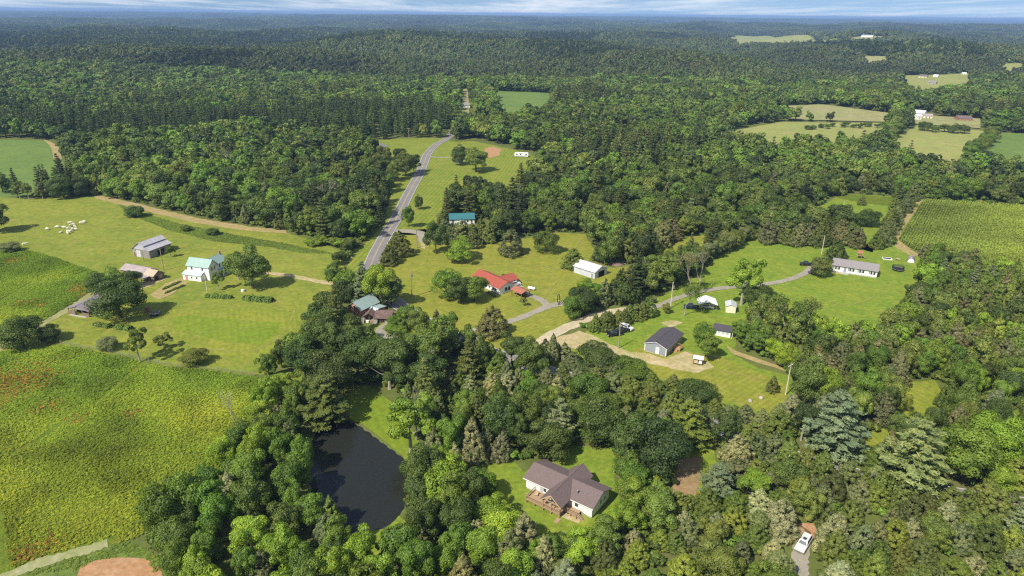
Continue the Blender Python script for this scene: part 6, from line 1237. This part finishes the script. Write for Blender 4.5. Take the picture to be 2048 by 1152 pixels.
# --- poles and lines
def pole(px, py, H, label, mat='pole_wood', arm=0.0, transformer=False, rz=0):
    e = spot('utility_pole', px, py, rz, label, 'utility pole', 'utility poles'); MB().tube([(0, 0, -0.1), (0, 0, H)], [0.19, 0.12], 8).build('mast', mat, e)
    if arm: MB().box(-arm, -0.08, H-0.7, arm, 0.08, H-0.5).build('crossarm', mat, e); [MB().tube([(a, 0, H-0.5), (a, 0, H-0.25)], 0.06, 6).build('insulator', 'white_trim', e) for a in (-arm*0.9, arm*0.9, 0.35)]
    else: MB().tube([(0, 0, H), (0, 0, H+0.3)], 0.06, 6).build('insulator', 'white_trim', e)
    if transformer: MB().tube([(0.42, 0, H-2.3), (0.42, 0, H-1.3)], 0.28, 10).build('transformer', 'steel', e)
    return e.location+Vector((0, 0, H-0.1))
pA = pole(824,595,10.5,'grey utility pole with a transformer on the striped lawn','pole_wood',0,True); pB = pole(1341,616,10,'yellowish utility pole beside the lane','pole_pale',0,True); pC = pole(1571,790,10,'utility pole with crossarm and transformer below the dry lawn','pole_pale',1.2,True,40); pD = pole(1237,690+7,9,'thin grey pole in front of the parked cars','pole_wood'); pE = pole(1643,508,8.5,'pale thin pole on the lawn behind the ranch','pole_pale'); pF = pole(1682,437,9,'pale pole in the far green field','pole_pale'); pG = pole(818,280,10,'far pole left of the road end','pole_wood',1.0); pH = pole(900,283,10,'far pole right of the road end','pole_wood',1.0); pI = pole(416,592,9.5,'slim pole at the end of the farmhouse hedge','pole_pale'); pJ = pole(328,541,9,'dark pole behind the low barn','pole_wood'); pK = pole(288,523,5,'short dark post in front of the grey barn','pole_wood')
pL = pole(834,496,9,'thin pole on the driveway turn near the dark cedars','pole_wood')
def wire(a, b, sag, label, drop=0.0):
    pts = [a.lerp(b, t)-Vector((0, 0, sag*4*t*(1-t)+drop)) for t in np.linspace(0, 1, 17)]; o = MB().tube(pts, 0.022, 4, False).build('power_line', 'cable'); tag(o, label, 'power line', 'power lines')
wire(pA, pB, 5.0, 'sagging line from the lawn pole to the lane pole'); wire(pD, pC, 3.5, 'sagging line from the parked cars to the crossarm pole'); wire(pG, pH, 1.0, 'line across the far end of the road'); wire(pI, pJ, 1.5, 'line between the hedge pole and the low barn'); wire(pB, pE, 4.0, 'sagging line from the lane pole to the ranch lawn pole'); wire(pA, pL, 2.5, 'line from the lawn pole to the driveway pole')

# --- fence along the farm lawn
FL = smooth_line(flat([(122,688),(255,714),(330,731),(430,742),(512,752)]), 6); fl = np.hypot(*np.diff(FL, axis=0).T).cumsum(); fl = np.insert(fl, 0, 0)
e = empty('wire_fence', (FL[0][0], FL[0][1], 0), 0, 'wire fence on wooden posts between farm lawn and meadow', 'fence'); o0 = np.array([FL[0][0], FL[0][1]])
FP = [np.array([np.interp(s, fl, FL[:, 0]), np.interp(s, fl, FL[:, 1])])-o0 for s in np.arange(0, fl[-1], 4.0)]
pmesh = mb_mesh('post', MB().box(-0.07, -0.07, -0.1, 0.07, 0.07, 1.35), 'pole_wood')
for p in FP: o = link(bpy.data.objects.new('post', pmesh), e); o.location = (p[0], p[1], 0)
for z in (0.5, 0.85, 1.2): MB().tube([(p[0], p[1], z) for p in FP], 0.025, 3).build('wire', 'steel', e)

# --- bare trees and the white forked limbs
def bare_tree(px, py, H, label, mat, seed, spread=0.5, leaves=None):
    r = random.Random(seed); x, y, _ = at(px, py); e = empty('bare_tree', (x, y, 0), r.uniform(0, 6), label, 'tree', 'bare trees'); mb, tw, tips = MB(), MB(), []
    def grow(p, d, L_, rad, depth):
        q = p+d*L_*0.5+Vector((r.gauss(0, .05), r.gauss(0, .05), 0))*L_; e2 = q+(d+Vector((r.gauss(0, .12), r.gauss(0, .12), .05))).normalized()*L_*0.5
        (mb if depth < 2 else tw).tube([p, q, e2], [rad, rad*0.8, rad*0.6], 5 if depth < 2 else 3, False)
        if depth >= 2: tips.append(e2)
        if depth < 5:
            for _ in range(2 if depth < 1 else 3):
                a = r.uniform(0, 6.28); n = (d+Vector((math.cos(a), math.sin(a), r.uniform(-.1, .5)))*spread*r.uniform(.7, 1.3)).normalized(); grow(e2, n, L_*r.uniform(.6, .8), rad*0.58, depth+1)
    grow(Vector((0, 0, -0.1)), Vector((0, 0, 1)), H*0.36, H*0.017, 0)
    mb.build('trunk', mat, e); tw.build('twigs', mat, e)
    if leaves:
        rr = np.random.default_rng(seed); T = np.array([tuple(t) for t in tips]); k = rr.integers(0, len(T), 1400); P = T[k]+rr.normal(size=(1400, 3))*0.5; V, Qd = quads(P, unit(rr, 1400)+[0, 0, .6], 0.36, 1.3, rr)
        c = link(bpy.data.objects.new('crown', np_mesh('crown', V, Qd, M['leaf'], rr.random(1400))), e); c['tint'] = list(TINT[leaves])
bare_tree(1395, 590, 17, 'taller leafless grey tree beside the lane', 'dead_wood', 3); bare_tree(1378, 592, 15, 'leafless brown tree left of the taller bare tree', 'dead_wood', 8, leaves='tan'); bare_tree(1368, 632, 11, 'thin half-bare tree beside the navy pickup', 'pale_bark', 12, leaves='mid')
bare_tree(833, 880, 15, 'bare white-limbed tree standing in leaves above the pond', 'pale_bark', 21, 0.42); bare_tree(474, 872, 11, 'pale dead stems at the meadow edge of the woods', 'pale_bark', 30, 0.3); bare_tree(1590, 690, 13, 'tall pale-stemmed tree in the grove right of the cream shed', 'pale_bark', 33, 0.35, 'mid'); bare_tree(1568, 678, 13, 'second pale-stemmed tree in the grove behind the long shed', 'pale_bark', 35, 0.35, 'mid'); bare_tree(1612, 680, 12, 'third pale-stemmed tree in the grove near the ranch lawn', 'pale_bark', 37, 0.35, 'olive'); bare_tree(655, 420, 15, 'pale dead snag at the lower edge of the left woods', 'pale_bark', 41, 0.3); bare_tree(455, 352, 17, 'greyish dead crown in the middle of the left woods', 'dead_wood', 45, 0.5)

# --- hedges and bed rows
def hedge(px0, px1, w, hgt, tn, label, seed, name='hedge', group=None):
    a, b = at(*px0), at(*px1); r = np.random.default_rng(seed); L_ = float(np.hypot(*(b-a)[:2])); th = math.atan2(b[1]-a[1], b[0]-a[0]); e = empty(name, (a[0], a[1], 0.02), th, label, name.replace('_', ' '), group); n = int(90*L_)
    t = r.uniform(0, L_, n); ang = r.uniform(-0.3, math.pi+0.3, n); bulge = 1+0.18*np.sin(t*1.7+seed)+0.1*np.sin(t*4.1); ends = np.clip(np.minimum(t, L_-t)/0.8, 0.35, 1)
    P = np.stack([t, np.cos(ang)*w/2*bulge*ends, (np.sin(ang).clip(0)**0.7)*hgt*bulge*ends], 1)+r.normal(size=(n, 3))*0.08; P[:, 2] = P[:, 2].clip(0.05)
    V, Qd = quads(P, np.stack([np.zeros(n), np.cos(ang), np.sin(ang)+0.2], 1)+0.5*unit(r, n), 0.36, 1.3, r); c = link(bpy.data.objects.new('foliage', np_mesh('foliage', V, Qd, M['leaf'], np.clip(0.4+0.2*r.normal(size=n), 0, 1))), e); c['tint'] = list(TINT[tn])
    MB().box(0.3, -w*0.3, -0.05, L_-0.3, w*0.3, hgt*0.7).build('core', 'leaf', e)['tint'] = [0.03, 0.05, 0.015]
hedge((410,594), (466,597), 2.2, 1.3, 'green', 'clipped hedge at the slim pole before the farmhouse', 1); hedge((486,598), (548,604), 3.2, 1.7, 'green', 'larger clipped hedge under the driveway tree', 2)
hedge((187,650), (224,656), 2.0, 1.2, 'mid', 'left low hedge below the broad tree', 3); hedge((228,656), (266,660), 2.4, 1.4, 'green', 'right low hedge below the broad tree', 4)
hedge((326,580), (362,564), 1.0, 0.7, 'green', 'upper vegetable row of the garden plot', 5, 'vegetable_row', 'rows of the garden plot'); hedge((330,588), (370,571), 0.9, 0.6, 'mid', 'lower vegetable row of the garden plot', 6, 'vegetable_row', 'rows of the garden plot')
hedge((975,585), (993,595), 1.0, 0.6, 'yellow', 'low shrub border along the front of the red-roofed house', 7); hedge((1005,552), (1015,558), 2.0, 1.2, 'dark', 'dark shrub behind the wing of the red-roofed house', 8)

# --- white cattle in the pasture
def cow_mesh(pose, seed):
    me = bpy.data.meshes.new('cow'); hx = {'stand': (1.35, 1.25), 'graze': (1.35, 0.35), 'lie': (1.25, 0.75)}[pose]; dz = -0.55 if pose == 'lie' else 0.0
    P = [(-0.75, 0, 1.05), (0, 0, 1.0), (0.65, 0, 1.08), (0.98, 0, 1.15 if pose != 'graze' else 0.85), (hx[0], 0, hx[1]-dz*0 if pose != 'lie' else 1.2), (hx[0]+0.28, 0, (hx[1]-0.12 if pose != 'lie' else 1.05))]; Rr = [(0.33, 0.36), (0.38, 0.42), (0.33, 0.38), (0.17, 0.22), (0.14, 0.16), (0.08, 0.09)]
    E_ = [(0, 1), (1, 2), (2, 3), (3, 4), (4, 5)]
    for sx, root in ((-0.7, 0), (0.6, 2)):
        for sy in (-0.2, 0.2):
            i = len(P)
            if pose == 'lie': P += [(sx, sy*1.6, 0.75), (sx+0.25, sy*2.0, 0.62), (sx+0.5, sy*1.8, 0.6)]
            else: P += [(sx, sy, 0.75), (sx+0.03, sy, 0.4), (sx, sy, 0.02)]
            Rr += [(0.15, 0.15), (0.08, 0.08), (0.07, 0.07)]; E_ += [(root, i), (i, i+1), (i+1, i+2)]
    i = len(P); P += [(-1.05, 0, 1.15), (-1.12, 0, 0.6)]; Rr += [(0.05, 0.05), (0.04, 0.04)]; E_ += [(0, i), (i, i+1)]
    for sy in (-1, 1): i = len(P); P.append((P[4][0]-0.05, sy*0.26, P[4][2]+0.1)); Rr.append((0.05, 0.05)); E_.append((4, i))
    me.from_pydata([(x, y, z+dz) for x, y, z in P], E_, []); o = bpy.data.objects.new('cow_form', me); COL.objects.link(o); o.modifiers.new('skin', 'SKIN')
    for k, s in enumerate(me.skin_vertices[0].data): s.radius = Rr[k]; s.use_root = (k == 1)
    o.modifiers.new('sub', 'SUBSURF').levels = 1; dg = bpy.context.evaluated_depsgraph_get(); out = bpy.data.meshes.new_from_object(o.evaluated_get(dg)); out.name = 'cow'; out.materials.clear(); out.materials.append(M['hide']); COL.objects.unlink(o); bpy.data.objects.remove(o); return out
COWS = {k: cow_mesh(k, 1) for k in ('stand', 'graze', 'lie')}
HERD = [(140,448,'stand',20,'topmost cow of the white herd'),(147,451,'graze',200,'second cow from the top of the herd'),(141,454,'stand',100,'cow in the upper middle of the herd'),(150,455,'graze',-30,'cow on the right flank of the herd'),(144,458,'lie',160,'cow lying in the very middle of the herd'),(138,459,'graze',40,'cow on the left flank of the herd'),(151,461,'stand',0,'cow just below the right flank of the herd'),(145,462,'graze',250,'cow in the lower middle of the herd'),(137,463,'lie',10,'cow lying at the lower left of the herd'),(136,469,'stand',140,'lowest cow of the herd toward the meadow'),(142,466,'graze',60,'cow second from the bottom of the herd'),(129,457,'stand',190,'first cow standing apart left of the herd'),(115,456,'graze',180,'second cow standing apart left of the herd'),(95,460,'graze',170,'leftmost straying cow far from the herd'),(163,448,'graze',10,'first cow straying right of the herd'),(168,446,'stand',-10,'rightmost straying cow of the herd'),(122,466,'lie',90,'cow lying between the herd and the strays'),(50,491,'stand',30,'single cow by the pale green bush')]
for px, py, pose, rz, lab in HERD:
    x, y, _ = at(px, py); o = link(bpy.data.objects.new('cow', COWS[pose])); o.location = (x, y, 0.03); o.rotation_euler = (0, 0, math.radians(rz)); o.scale = (0.95, 0.95, 0.95); tag(o, 'white '+lab, 'cow', 'white cattle in the pasture')
# ------------------------------------------------------------------ haze over everything
m, N, L, out = new_mat('haze_air'); pv = N.new('ShaderNodeVolumePrincipled'); pv.inputs['Color'].default_value = (0.36, 0.58, 1.0, 1); pv.inputs['Density'].default_value = 8.5e-5; pv.inputs['Anisotropy'].default_value = 0.0
L.new(pv.outputs[0], out.inputs['Volume'])
hz = MB().box(-39000, -200, -68, 39000, 41000, 118).build('haze', m); tag(hz, 'thin blue haze over the whole valley', 'haze', kind='stuff')
